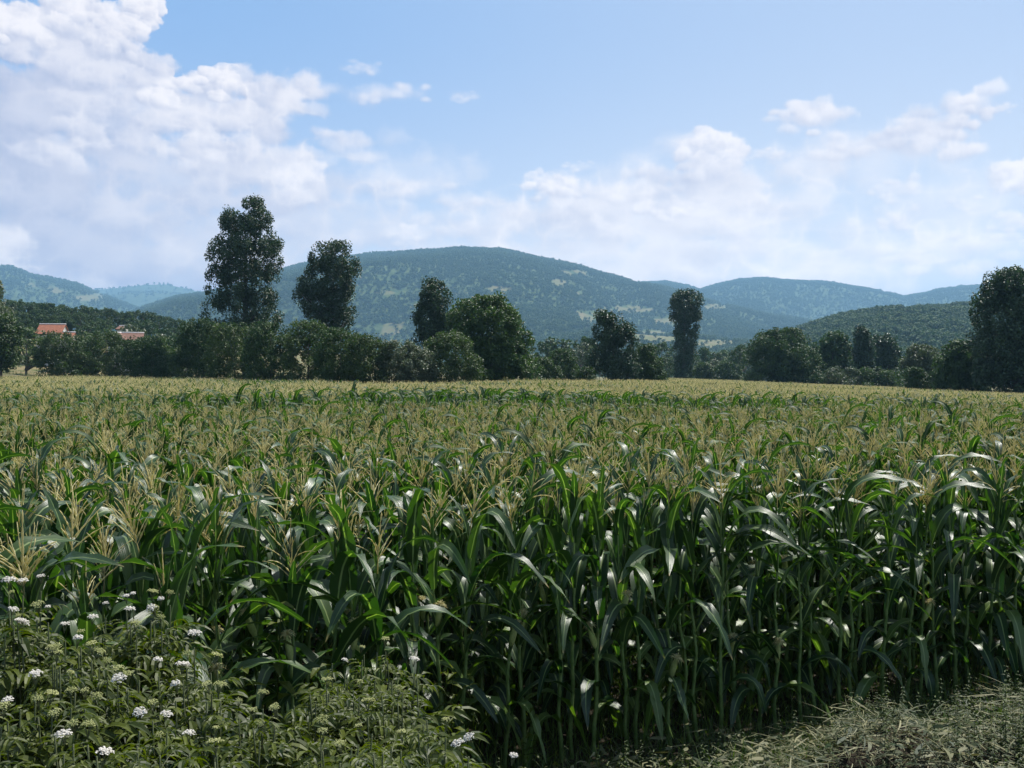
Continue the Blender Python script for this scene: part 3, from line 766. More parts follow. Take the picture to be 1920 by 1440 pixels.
for k, (lab, prof, Y, mat, n) in enumerate(hedge):
    s = Y / 85
    tree('hedge_bush', lab, 'bush', prof, Y, mat, n, 78, .42 * s ** .7, .155 * s ** .8, 100 + k, group=HEDGE, shell=.38, up=.45, nlimb=6, r0=.10, part='foliage')

ORD = ['first', 'second', 'third', 'fourth', 'fifth', 'sixth', 'seventh', 'eighth', 'ninth', 'tenth', 'eleventh', 'twelfth', 'thirteenth', 'fourteenth', 'fifteenth', 'sixteenth', 'seventeenth', 'eighteenth', 'nineteenth', 'twentieth', 'twenty-first', 'twenty-second', 'twenty-third', 'twenty-fourth', 'twenty-fifth', 'twenty-sixth', 'twenty-seventh', 'twenty-eighth', 'twenty-ninth', 'thirtieth']
LAND = [(40, 'the grey leaved edge tree'), (240, 'the greyish red roof'), (460, 'the tallest poplar'), (615, 'the pale trunked poplar'), (810, 'the small narrow poplar'), (930, 'the walnut tree'),
        (1150, 'the twin topped poplars'), (1285, 'the lone column poplar'), (1460, 'the spreading tree'), (1620, 'the small slim poplar'), (1880, 'the huge edge poplar')]
def relabel(items, fmt, zones=True):
    """give every copy a label of its own: by the landmark behind it and its order from the left or the right"""
    by = {}
    for it in items:
        zn = min(LAND, key=lambda l: abs(l[0] - it[1]))[1] if zones else ''
        by.setdefault((zn,) + tuple(it[2:]), []).append(it)
    for key, its in by.items():
        its.sort(key=lambda t: t[1]); n = len(its)
        for k, it in enumerate(its):
            o_ = 'leftmost' if k == 0 else 'rightmost' if k == n - 1 else (ORD[k] + ' from left') if k <= n // 2 else (ORD[n - 1 - k] + ' from right')
            if n == 1: o_ = 'only'
            it[0]['label'] = fmt(key, o_)
# woods on the village slope and in the valley: each tree its own
def kind_tree(seed, mat, narrow=False, pal=False):
    """a one-metre-tall tree: crown and trunk meshes"""
    r = np.random.default_rng(seed); A = Acc(); n = 60
    cs = []
    for k in range(n):
        z = r.uniform(.22, .93); Rm = (.17 if narrow else .40) * (math.sin(min(1, (z - .12) / .82) * math.pi) ** .6 if not narrow else (1 if z < .8 else .8)) + .02
        ph = r.uniform(0, 6.28); u = r.uniform() ** .42
        c = np.array([Rm * u * math.cos(ph), Rm * u * math.sin(ph), z]); cs.append(c)
        m = 42; d = unit(r.normal(size=(m, 3))); p = c + d * r.uniform(.05, .085) * r.uniform(.6, 1, (m, 1))
        V, Q = leaf_cards(p, .045, d, .75, seed * 100 + k, .45)
        A.add(V, Q, tint=np.repeat(np.clip(r.uniform(.1, .7) + r.normal(0, .15, m), 0, 1), 4))
    cm = A.mesh('wood_tree_crown', mat, smooth=False)
    tm = trunk_mesh('wood_tree_trunk', .85, .018, np.array(cs), np.zeros(3), 0, M_BARK, seed, 0, 6)
    tm.transform(Matrix.Translation((0, 0, 0)))
    return cm, tm
KT = [kind_tree(201, M_WOOD), kind_tree(202, M_WOOD), kind_tree(203, M_BUSH), kind_tree(204, M_OLIVE), kind_tree(205, M_WOOD, True), kind_tree(206, M_WOOD)]
def place_tree(kind, px, ytop, Y, label, group, wide=1.0, name='woodland_tree'):
    p = at(px, ytop, Y); zg = gz(p[0], Y); h = max(p[2] - zg, 2.0)
    root = thing(name, label, 'tree', (p[0], Y, zg), random.uniform(0, 6.28), group, 1.0)
    root.scale = (h * wide, h * wide, h)
    cm, tm = KT[kind]
    obj('crown', cm, root); obj('trunk', tm, root)
    return root

skl, slo, vfar = [], [], []
r = np.random.default_rng(5)
skyline = np.array([(-60, 540), (0, 556), (30, 558), (60, 565), (100, 564), (140, 570), (200, 572), (215, 578), (245, 577), (262, 576), (300, 586), (340, 596), (370, 606), (400, 616)])
for k, px in enumerate(np.arange(-40, 400, 13.)):                      # skyline of the village wood
    x = px + r.uniform(-4, 4)
    skl.append((place_tree(int(r.choice([0, 1, 5, 5])), x, np.interp(x, skyline[:, 0], skyline[:, 1]) + r.uniform(0, 7), 285 + r.uniform(-15, 15),
               'dark green rounded tree on the skyline of the village wood', 'trees on the skyline of the village wood', r.uniform(.95, 1.25)), x))
for k in range(44):                                                    # the slope in front of it
    x = r.uniform(-30, 380); yy = r.uniform(.15, 1)
    Y = 275 - 75 * yy
    yt = np.interp(x, skyline[:, 0], skyline[:, 1]) + 8 + 32 * yy
    if (60 < x < 150 or 200 < x < 280) and Y < 225: Y = 240; yt = min(yt, 598)
    slo.append((place_tree(int(r.choice([0, 1, 2, 5])), x, yt, Y, 'green rounded tree on the slope of the village wood', 'trees on the slope of the village wood', r.uniform(.9, 1.2)), x, yt > 600))
for px, yt, Y, k, wd, lab in [
    (160, 628, 165, 3, 1.3, 'pale olive tree between the two clusters of village roofs'), (178, 622, 172, 2, 1.3, 'green tree right beside the small lower roof'),
    (292, 624, 165, 3, 1.4, 'pale olive tree right of the greyish red roof'), (48, 612, 168, 2, 1.4, 'green tree on the left of the whitewashed gable house'),
    (325, 628, 150, 1, 1.4, 'dark tree between the greyish red roof and the hedge'), (245, 606, 205, 3, 1.1, 'small pale tree behind the greyish red roof')]:
    place_tree(k, px, yt, Y, lab, 'garden trees round the village houses', wd)
# valley trees beyond the corn
VAL = 'valley trees beyond the far field edge'
for px, yt, Y, k, wd, lab in [
    (1018, 640, 230, 0, 1.0, 'hazy tree just beyond the sunny side of the walnut tree'), (1045, 632, 250, 4, 1.6, 'slim hazy tree between walnut and twin topped poplars'),
    (1065, 655, 240, 5, 1.1, 'low hazy tree between walnut and twin topped poplars'), (1092, 640, 210, 3, 1.0, 'pale tree peeping out behind the twin topped poplars'),
    (1100, 630, 215, 0, .9, 'dark tree close behind the twin topped poplars'), (1215, 642, 260, 5, .9, 'hazy tree above the shady side bush of the twin topped poplars'),
    (1240, 640, 300, 0, 1.0, 'hazy tree between twin topped poplars and lone poplar'), (1250, 668, 240, 2, 1.2, 'low tree touching the foot of the lone poplar'),
    (1322, 650, 280, 0, 1.0, 'hazy tree just past the narrow lone poplar'), (1335, 672, 250, 3, 1.3, 'pale low tree past the narrow lone poplar'),
    (1352, 655, 300, 5, 1.0, 'middle hazy tree between lone poplar and spreading tree'), (1368, 668, 260, 2, 1.3, 'low green tree before the spreading tree'),
    (1388, 645, 240, 0, .9, 'tall hazy tree touching the spreading tree'), (1310, 684, 230, 2, 1.4, 'lowest shrubby tree at the foot of the lone poplar'),
    (1530, 640, 240, 5, 1.0, 'hazy tree behind the spreading tree'), (1596, 650, 230, 0, 1.0, 'hazy tree behind the small slim poplar'),
    (1505, 655, 200, 2, 1.1, 'green tree leaning out behind the spreading tree'), (1695, 672, 210, 2, 1.2, 'low tree behind the pale olive topped tree'),
    (1665, 660, 220, 0, 1.1, 'hazy tree behind the short bushy poplar'), (1770, 655, 180, 0, 1.0, 'dark tree between pale olive tree and dark rounded tree')]:
    place_tree(k, px, yt, Y, lab, VAL, wd)
r = np.random.default_rng(8)
for k in range(46):
    x = r.uniform(985, 1800); Y = r.uniform(300, 520)
    vfar.append((place_tree(int(r.choice([0, 1, 2, 5, 3])), x, r.uniform(654, 682), Y, 'small hazy blue green tree far down the valley', 'small hazy trees far down the valley', r.uniform(.9, 1.5)), x))
relabel(skl, lambda k, o_: '%s dark rounded tree on the skyline of the village wood' % o_, False)
relabel(slo, lambda k, o_: '%s green rounded tree on the %s slope of the village wood' % (o_, 'lower' if k[1] else 'upper'), False)
relabel(vfar, lambda k, o_: '%s small hazy tree far down the valley, seen near %s' % (o_, k[0]))

# ------------------------------------------------------------------ village houses
M_ROOF = plain_mat('roof_tiles', (.20, .072, .038), (.30, .115, .062), 3.0, .8, .4)
M_ROOF2 = plain_mat('old_roof_tiles', (.13, .068, .048), (.20, .105, .075), 2.0, .85, .4)
M_WALL = plain_mat('limewash_wall', (.42, .40, .36), (.60, .58, .53), 1.5, .9, .1)
M_CAP = plain_mat('ridge_mortar', (.55, .52, .5), (.72, .70, .68), 3, .9, .2)
def house(label, xl, xr, y_ridge, y_eave, Y, roofm, depth=6.0, rot=0.0, chim=False, cap=M_CAP):
    a_, b_ = at(xl, y_ridge, Y), at(xr, y_ridge, Y); e = at((xl + xr) / 2, y_eave, Y - depth / 2)
    cx = (a_[0] + b_[0]) / 2; L = (b_[0] - a_[0]); zr, ze = a_[2], e[2]
    zg = gz(cx, Y) - .5
    root = thing('house', label, 'house', (cx, Y, zg), rot, 'small village houses on the wooded slope')
    zr -= zg; ze -= zg; h, dd = L / 2, depth / 2
    V = [(-h, -dd, 0), (h, -dd, 0), (h, dd, 0), (-h, dd, 0), (-h, -dd, ze), (h, -dd, ze), (h, dd, ze), (-h, dd, ze), (-h, 0, zr - .12), (h, 0, zr - .12)]
    obj('wall', mk_mesh('house_wall', V, [[(0, 1, 5, 4), (2, 3, 7, 6)], [(1, 2, 6, 5), (3, 0, 4, 7)], [(5, 6, 9), (7, 4, 8)]], M_WALL, smooth=False), root)
    o_ = .35; th = .14; sl = (zr - ze) / dd
    def slab(s):
        P = [(-h - o_ * .6, 0, zr), (h + o_ * .6, 0, zr), (h + o_ * .6, s * (dd + o_), zr - sl * (dd + o_)), (-h - o_ * .6, s * (dd + o_), zr - sl * (dd + o_))]
        V = P + [(x, y, z - th) for x, y, z in P]
        return mk_mesh('roof_slab', V, [[(0, 1, 2, 3), (7, 6, 5, 4), (0, 4, 5, 1), (1, 5, 6, 2), (2, 6, 7, 3), (3, 7, 4, 0)]], roofm, smooth=False)
    rf = obj('roof', slab(-1), root); obj('roof', slab(1), root)
    V, Q, T = tube([(-h - .25, 0, zr + .04), (0, 0, zr + .05), (h + .25, 0, zr + .04)], .13, 6); A = Acc(); A.add(V, Q, T)
    obj('ridge_cap', A.mesh('ridge_cap', cap), rf)
    for k in (-.5, .5):                       # windows of the long wall
        x = k * h; z0 = ze * .45
        V = [(x - .45, -dd - .03, z0), (x + .45, -dd - .03, z0), (x + .45, -dd - .03, z0 + 1.1), (x - .45, -dd - .03, z0 + 1.1)]
        V += [(a, b + .06, c) for a, b, c in V]
        obj('window', mk_mesh('window', V, [[(0, 1, 2, 3), (0, 4, 5, 1), (1, 5, 6, 2), (2, 6, 7, 3), (3, 7, 4, 0)]], M_BARK, smooth=False), root)
    if chim:
        A = Acc(); c0 = np.array([h * .3, .8, zr - 1]); bx = np.array([(x, y, z) for z in (0, 1.7) for y in (-.25, .25) for x in (-.25, .25)])
        A.add(c0 + bx, [(0, 2, 3, 1), (4, 5, 7, 6), (0, 1, 5, 4), (2, 6, 7, 3), (0, 4, 6, 2), (1, 3, 7, 5)])
        obj('chimney', A.mesh('chimney', M_WALL, False), root)
    return root
house('gable house with bright red roof and white ridge, highest of the village', 78, 120, 608, 624, 190, M_ROOF, 6.0, R(10))
house('small low red roofed outbuilding at the gable end of the bright red roofed house', 120, 138, 623, 632, 182, M_ROOF, 4.0, R(14))
house('long house with faded greyish red roof beside garden trees', 217, 266, 624, 637, 182, M_ROOF2, 6.0, R(21))
house('small cross wing roof at one end of the faded roofed house', 215, 227, 624, 634, 180, M_ROOF2, 3.5, R(70))
house('tiny half hidden roof higher up behind the faded roofed house', 226, 238, 611, 616, 215, M_ROOF2, 5.0, R(4))

# ------------------------------------------------------------------ corn
def corn_leaf(seed, L, W, th0, th1, brk=.5, twist=0.0, seg=11, across=4, wave=.012, sharp=2.0, ragged=0.0):
    """one arching maize leaf, growing from the origin along +X"""
    r = np.random.default_rng(seed)
    s = np.linspace(0, 1, seg + 1)
    th = th0 + (th1 - th0) * (1 / (1 + np.exp(-(s - brk) * 6 * sharp / 2)))
    th = th - (th[0] - th0)
    dx = np.sin(th) * L / seg; dz = np.cos(th) * L / seg
    cx = np.concatenate([[0], np.cumsum((dx[1:] + dx[:-1]) / 2)]); cz = np.concatenate([[0], np.cumsum((dz[1:] + dz[:-1]) / 2)])
    bend = .10 * L * r.uniform(-1, 1) * s ** 2
    wd = W * np.minimum(1, (.42 + s * 2.6)) * np.clip(1 - s ** 2.2, 0, 1) ** .75
    wd[-1] = .002
    tw = twist * s ** 1.3
    us = np.linspace(-1, 1, across + 1)
    ph1, ph2 = r.uniform(0, 6.28, 2); fr = r.uniform(3.0, 5.0)
    V, uv = [], []
    for i in range(seg + 1):
        t = np.array([math.sin(th[i]), 0, math.cos(th[i])]); n0 = np.array([-math.cos(th[i]), 0, math.sin(th[i])]); b0 = np.array([0, 1., 0])
        b = b0 * math.cos(tw[i]) + n0 * math.sin(tw[i]); n = n0 * math.cos(tw[i]) - b0 * math.sin(tw[i])
        for u in us:
            edge = abs(u)
            wv = wave * (math.sin(fr * 6.28 * s[i] + (ph1 if u > 0 else ph2)) * 1.0) * edge ** 2 * min(1, s[i] * 5) * (1 - s[i] ** 4)
            trough = .30 * (edge ** 1.2) * wd[i] * .5 * (1 - .5 * s[i])
            p = np.array([cx[i], bend[i], cz[i]]) + b * u * wd[i] * .5 + n * (trough + wv)
            V.append(p); uv.append(((u + 1) / 2, s[i]))
    V = np.array(V); n = across + 1
    i, j = np.meshgrid(np.arange(seg), np.arange(across), indexing='ij'); a = (i * n + j).ravel()
    Q = np.stack([a, a + 1, a + n + 1, a + n], 1)
    return V, Q, np.array(uv)

LEAVES = {}
def leaf_lib(kind, k):
    """kinds: upper (steep, bowing at the tip), mid (long arching), low (drooping), flag (short top leaf)"""
    key = (kind, k)
    if key in LEAVES: return LEAVES[key]
    r = np.random.default_rng({'upper': 1, 'mid': 2, 'low': 3, 'flag': 4}[kind] * 100 + k)
    if kind == 'upper': a = (r.uniform(.62, .82), r.uniform(.092, .120), R(r.uniform(6, 18)), R(r.uniform(100, 172)), r.uniform(.42, .72))
    elif kind == 'mid': a = (r.uniform(.72, .92), r.uniform(.100, .128), R(r.uniform(12, 32)), R(r.uniform(130, 176)), r.uniform(.38, .6))
    elif kind == 'low': a = (r.uniform(.55, .78), r.uniform(.09, .115), R(r.uniform(26, 52)), R(r.uniform(150, 176)), r.uniform(.25, .45))
    else: a = (r.uniform(.34, .52), r.uniform(.05, .075), R(r.uniform(8, 20)), R(r.uniform(20, 110)), r.uniform(.6, .9))
    V, Q, uv = corn_leaf(key[1] * 31 + 5, *a, twist=r.uniform(-1.1, 1.1), sharp=r.uniform(1.6, 3.6), wave=r.uniform(.008, .018))
    LEAVES[key] = (V, Q, uv, mk_mesh('corn_leaf', V, [Q], M_CLEAF, uv, np.full(len(V), .85 if (kind == 'low' and k in (2, 5)) else r.uniform(0, .45) ** 1.5)))
    return LEAVES[key]

def tassel_geo(seed, nb, seg=9, sides=4, thick=1.0, spread=1.0):
    r = np.random.default_rng(seed); A = Acc()
    def spike(p0, az, th0, L, droop, rad):
        s = np.linspace(0, 1, seg + 1); th = th0 + droop * s ** 1.5
        st = L / seg
        x = np.concatenate([[0], np.cumsum(np.sin(th[1:]) * st)]); z = np.concatenate([[0], np.cumsum(np.cos(th[1:]) * st)])
        P = p0 + np.stack([x * math.cos(az), x * math.sin(az), z], 1)
        rr = rad * (1 + .45 * np.where(np.arange(seg + 1) % 2 == 0, 1, -1)) * (1 - .55 * s); rr[0] = rad * .4
        V, Q, T = tube(P, rr * thick, sides); A.add(V, Q, T, tint=float(r.uniform(.2, 1)))
    V, Q, T = tube([(0, 0, -.02), (0, 0, .12)], [.0045 * thick, .0035 * thick], sides); A.add(V, Q, T, tint=.1)
    spike(np.array([0, 0, .08]), 0, r.uniform(-.08, .08), r.uniform(.24, .30), r.uniform(-.1, .25), .0065)
    az = r.uniform(0, 6.28)
    for k in range(nb):
        az += 2.4 + r.uniform(-.5, .5)
        f = k / max(1, nb - 1)
        spike(np.array([0, 0, .05 + .09 * f]), az, R(r.uniform(22, 48)) * spread * (1.25 - .5 * f), r.uniform(.15, .24), R(r.uniform(-8, 50)) * spread, .0050)
    return A
TASS = [tassel_geo(300 + k, [9, 12, 7, 14, 10, 8, 11][k], 9, 4, .82, [1, .8, 1.1, .9, 1.2, .5, .7][k]) for k in range(7)]
TASSM = [t.mesh('tassel', M_TASSEL) for t in TASS]

def stalk_geo(h, seed, sides=7):
    r = np.random.default_rng(seed); A = Acc(); nodes = np.linspace(0, h, 11)
    P, rad = [], []
    for i, z in enumerate(nodes):
        f = z / h; base = .0165 * (1 - .72 * f ** 1.3)
        dx, dy = .012 * math.sin(i * 1.3 + seed), .012 * math.cos(i * 1.7 + seed)
        if i: P.append((dx, dy, z - .018)); rad.append(base)
        P.append((dx, dy, z)); rad.append(base * 1.22)
        P.append((dx, dy, z + .02)); rad.append(base * .98)
    P[0] = (P[0][0], P[0][1], -.12)
    V, Q, T = tube(P, rad, sides); A.add(V, Q, T)
    return A
STK = [stalk_geo(1.72, 10 + k) for k in range(4)]
STKM = [s.mesh('stalk', M_STALK) for s in STK]

def ear_geo(seed):
    r = np.random.default_rng(seed); A = Acc()
    z = np.array([0, .02, .06, .12, .17, .205, .225]); rad = np.array([.010, .018, .026, .026, .021, .014, .008])
    V, Q, T = tube(np.stack([z * .0, z * 0, z], 1), rad, 10)
    V[:, :2] *= (1 + .05 * np.sin(np.arctan2(V[:, 1], V[:, 0]) * 3))[:, None]
    A.add(V, Q, T)
    for k in range(3):                            # loose husk tips
        az = r.uniform(0, 6.28); d = np.array([math.cos(az), math.sin(az), 0]); sd = np.array([-d[1], d[0], 0])
        p = [d * .022 + [0, 0, .10], d * .020 + [0, 0, .18], d * r.uniform(.02, .05) + [0, 0, .255]]
        V = np.array([p[0] - sd * .012, p[0] + sd * .012, p[1] - sd * .010, p[1] + sd * .010, p[2]])
        A.add(V, [(0, 1, 3, 2)], [(2, 3, 4)])
    S = Acc()
    for k in range(90):
        az = r.uniform(0, 6.28); th = r.uniform(.1, 1.6); L = r.uniform(.04, .075); d = np.array([math.cos(az) * math.sin(th), math.sin(az) * math.sin(th), math.cos(th)])
        p0 = np.array([0, 0, .215]); p1 = p0 + d * L * .6; p2 = p1 + (d + np.array([0, 0, -1.1])) * L * .4
        V, Q, T = tube([p0, p1, p2], [.0022, .0018, .001], 3); S.add(V, Q, T, tint=float(r.uniform()))
    return A.mesh('corn_ear', M_HUSK), S.mesh('silk', M_SILK), A, S
EARS = [ear_geo(400 + k) for k in range(3)]

def plant_recipe(seed, full=True):
    """list of (kind, variant, height, azimuth, scale) leaves for one plant"""
    r = np.random.default_rng(seed)
    a0 = r.uniform(0, np.pi) ; out = []
    zs = [.42, .60, .78, .95, 1.10, 1.25, 1.38, 1.50, 1.60, 1.68] if full else [.28, .46, .66, .85, 1.05, 1.22, 1.38, 1.50, 1.60, 1.68]
    for i, z in enumerate(zs):
        f = z / 1.7
        kind = 'low' if f < .42 else 'mid' if f < .74 else 'upper' if f < .93 else 'flag'
        out.append((kind, int(r.integers(0, 7)), z + r.uniform(-.02, .02), a0 + (i % 2) * np.pi + r.normal(0, .38), r.uniform(.85, 1.12)))
    return out

def joined_plant(name, seed, lod=0):
    r = np.random.default_rng(seed); A = Acc()
    if lod == 0:
        st = STK[seed % 4]; A.add(np.concatenate(st.V), np.concatenate(st.Q), None, mat=1)
        for kind, k, z, azm, s in plant_recipe(seed):
            V, Q, uv, _ = leaf_lib(kind, k); c, sn = math.cos(azm), math.sin(azm)
            W_ = np.stack([V[:, 0] * c - V[:, 1] * sn, V[:, 0] * sn + V[:, 1] * c, V[:, 2]], 1) * s + [0, 0, z]
            A.add(W_, Q, uv=uv, tint=float(r.uniform(0, .3)))
        t = TASS[seed % 7]
        if seed % 100 >= 7: return A.mesh(name, [M_CFAR, M_STALK, M_TASSEL])
        ar = r.uniform(0, 6.28); TV = np.concatenate(t.V) * 1.05; TV = np.stack([TV[:, 0] * math.cos(ar) - TV[:, 1] * math.sin(ar), TV[:, 0] * math.sin(ar) + TV[:, 1] * math.cos(ar), TV[:, 2] + 1.72], 1)
        A.add(TV, np.concatenate(t.Q), np.concatenate(t.T), tint=np.concatenate(t.t), mat=2)
    else:
        V, Q, T = tube([(0, 0, .5), (0, 0, 1.72)], [.014, .007], 3); A.add(V, Q, T, mat=1)
        for kind, k, z, azm, s in plant_recipe(seed)[3:]:
            rr = np.random.default_rng(k + 70)
            L = {'upper': .7, 'mid': .8, 'low': .6, 'flag': .42}[kind]; e = {'upper': 150, 'mid': 155, 'low': 160, 'flag': 60}[kind]
            V, Q, uv = corn_leaf(k, L * s, .09, R(rr.uniform(12, 32)), R(e), rr.uniform(.45, .7), rr.uniform(-1, 1), 5, 2, .01, 2.5)
            c, sn = math.cos(azm), math.sin(azm)
            A.add(np.stack([V[:, 0] * c - V[:, 1] * sn, V[:, 0] * sn + V[:, 1] * c, V[:, 2] + z], 1), Q, uv=uv, tint=float(r.uniform(0, .3)))
        if seed % 100 >= 7: return A.mesh(name, [M_CFAR, M_STALK, M_TASSEL])
        t = tassel_geo(seed, int(r.integers(8, 13)), 2, 3, 1.65, 1.1)
        TV = np.concatenate(t.V); TV[:, 2] += 1.72
        A.add(TV, np.concatenate(t.Q), np.concatenate(t.T), tint=np.concatenate(t.t), mat=2)
    return A.mesh(name, [M_CFAR, M_STALK, M_TASSEL])

# far edge of the field: where the tassel tops meet the photo's edge line
EDGE = np.array([(-400, 705), (0, 703.5), (200, 704), (400, 708), (600, 713), (700, 716), (900, 714.5), (1000, 710.5), (1100, 712), (1245, 713), (1252, 708.5), (1390, 708.5), (1395, 713), (1600, 718.5), (1690, 721), (1700, 728), (1840, 733), (1920, 737), (2300, 745)])
def edge_D(px):
    y = np.interp(px, EDGE[:, 0], EDGE[:, 1]); t = (px - 960) / FPX
    Ds = np.geomspace(30, 230, 160); tops = ground_z(t * Ds, Ds) + 2.13
    py = HZ + (CAMZ - tops) / Ds * FPX
    k = np.nonzero(py <= y)[0]
    return float(Ds[k[0]]) if len(k) else 230.
PXS = np.arange(-400, 2400, 12.); ED = np.minimum(np.array([edge_D(p) for p in PXS]), 200)

ca, sa = math.cos(R(21)), math.sin(R(21))
U = np.arange(-160, 260, .18); W_ = np.arange(-90, 260, .64)
UU, WW = np.meshgrid(U, W_)
rr = np.random.default_rng(77)
UU = UU + rr.uniform(-.07, .07, UU.shape); WW = WW + rr.normal(0, .035, WW.shape)
CX = (UU * ca - WW * sa).ravel(); CY = (UU * sa + WW * ca).ravel()
tt = CX / np.maximum(CY, .1)
pxs = 960 + tt * FPX
ok = (CY > foot(CX) + .38) & (pxs > -230) & (pxs < 2150) & (CY < np.interp(pxs, PXS, ED))
near_side = (CY < 14) & (CY > foot(CX) + .38) & (np.abs(CX) < 9)
ok |= near_side
ok &= (rr.uniform(size=len(CX)) > .03)
CX, CY = CX[ok], CY[ok]
CZ = ground_z(CX, CY)
PX = 960 + CX / CY * FPX
inframe = (PX > -20) & (PX < 1940)
rank = np.where(inframe, CY, 1e9)
order = np.argsort(rank)
NIND = 300
ind, rest = order[:NIND], order[NIND:]
print('corn plants', len(CX))

# height varies in soft patches over the field
hs = lambda x, y: 1.0 + .05 * fbm(x / 5, y / 9, 17, 3) + .0
EARSPOT = [(655, 1160), (775, 1200), (955, 1165), (990, 1145), (1130, 1170), (1180, 1105), (1387, 1190), (1465, 1197), (1732, 1120), (555, 1100), (1840, 1085), (810, 1120), (1250, 1245)]
front = [i for i in ind if CY[i] - foot(CX[i]) < 1.02]
front.sort(key=lambda i: PX[i]); frontset = {i: n for n, i in enumerate(front)}
ears_left = list(EARSPOT)
rl = random.Random(3)
behind = []
print('front row', len(front))
for n, i in enumerate(ind):
    rowdist = CY[i] - foot(CX[i])
    rz = rl.uniform(0, 6.28); sc = float(hs(CX[i], CY[i])) * rl.uniform(.93, 1.07)
    has_ear = False; ex = None
    if i in frontset:
        for sp_ in ears_left:
            if abs(sp_[0] - PX[i]) < 26: ex = sp_; ears_left.remove(sp_); has_ear = True; break
    elif rowdist < 2.2 and rl.random() < .35: has_ear = True
    if i in frontset:
        k = frontset[i]; m = len(front)
        lab = ('%s corn plant of the front row counted from the elder thicket' % ORD[k]) if k <= m // 2 else ('%s front row corn plant from the cut grass end' % ORD[m - 1 - k])
        lab += ', with silky ear' if has_ear else ''; grp_ = 'corn plants of the front row'
    else:
        lab = 'tasselled corn plant'; grp_ = 'corn plants of the rows behind the front row'
    root = thing('corn_plant', lab, 'corn plant', (CX[i], CY[i], CZ[i]), rz, grp_, sc)
    root.rotation_euler = (rl.gauss(0, .035), rl.gauss(0, .035), rz)
    if i not in frontset: behind.append((root, PX[i], int((rowdist - 1.02) / .68), has_ear))
    obj('stalk', STKM[rl.randrange(4)], root, rot=(0, 0, rl.uniform(0, 6)))
    rec = plant_recipe(1000 + n, False)
    if rowdist > 3.2: rec = rec[1:]
    for kind, k, z, azm, s in rec:
        obj('leaf', leaf_lib(kind, k)[3], root, (.008 * math.cos(azm), .008 * math.sin(azm), z), (rl.gauss(0, .06), rl.gauss(0, .06), azm), s)
    if rl.random() < .93:
        obj('tassel', TASSM[rl.randrange(7)], root, (0, 0, 1.71), (rl.gauss(0, .1), rl.gauss(0, .1), rl.uniform(0, 6.28)), rl.uniform(.85, 1.15))
    if has_ear:
        em, sm, _, _ = EARS[rl.randrange(3)]
        zz = rl.uniform(.92, 1.08)
        if ex is not None: zz = (at(ex[0], ex[1], CY[i])[2] - CZ[i]) / sc - .18; zz = min(max(zz, .5), 1.25)
        azm = -math.pi / 2 - rz + rl.uniform(-.9, .9)      # ears face the light side of the row
        e = obj('corn_ear', em, root, (.016 * math.cos(azm), .016 * math.sin(azm), zz), (0, R(rl.uniform(14, 26)), azm), .85)
        obj('silk', sm, e)

ROWW = ['second', 'third', 'fourth', 'fifth', 'sixth', 'seventh', 'eighth', 'ninth', 'tenth', 'eleventh', 'twelfth', 'thirteenth', 'fourteenth', 'fifteenth', 'sixteenth']
relabel(behind, lambda key, o_: '%s %scorn of the %s row, below %s' % (o_, 'eared ' if key[2] else '', ROWW[min(key[1], len(ROWW) - 1)], key[0]))

# the remaining tens of thousands of plants
NEARK = [joined_plant('corn_near_%d' % k, 500 + k, 0) for k in range(9)]
FARK = [joined_plant('corn_far_%d' % k, 600 + k, 1) for k in range(9)]
rx, ry, rzv = CX[rest], CY[rest], CZ[rest]
scl = (1.0 + .05 * fbm(rx / 5, ry / 9, 17, 3)) * rr.uniform(.90, 1.08, len(rx)) * np.where(rr.uniform(size=len(rx)) < .004, 1.1, 1.0)
rots = rr.uniform(0, 6.28, len(rx)); nearm = ry < 34
P3 = np.stack([rx, ry, rzv], 1)
leafy = (fbm(rx / 16, ry / 3.2, 71, 3) + .13 * np.exp(-((ry - 24) / 4) ** 2) + rr.normal(0, .12, len(rx))) > .44   # patches that tassel late
pk = np.where(leafy, rr.integers(7, 9, len(rx)), rr.integers(0, 7, len(rx)))
scl = scl * np.where(leafy, 1.06, 1.0)
instancer('corn_field', np.concatenate([P3[nearm]]), rots[nearm], scl[nearm], NEARK, pk[nearm], 'mass of tasselled corn filling the middle of the field', 'corn field')
instancer('corn_field', P3[~nearm], rots[~nearm], scl[~nearm], FARK, pk[~nearm], 'far mass of golden tasselled corn reaching back to the hedge', 'corn field')

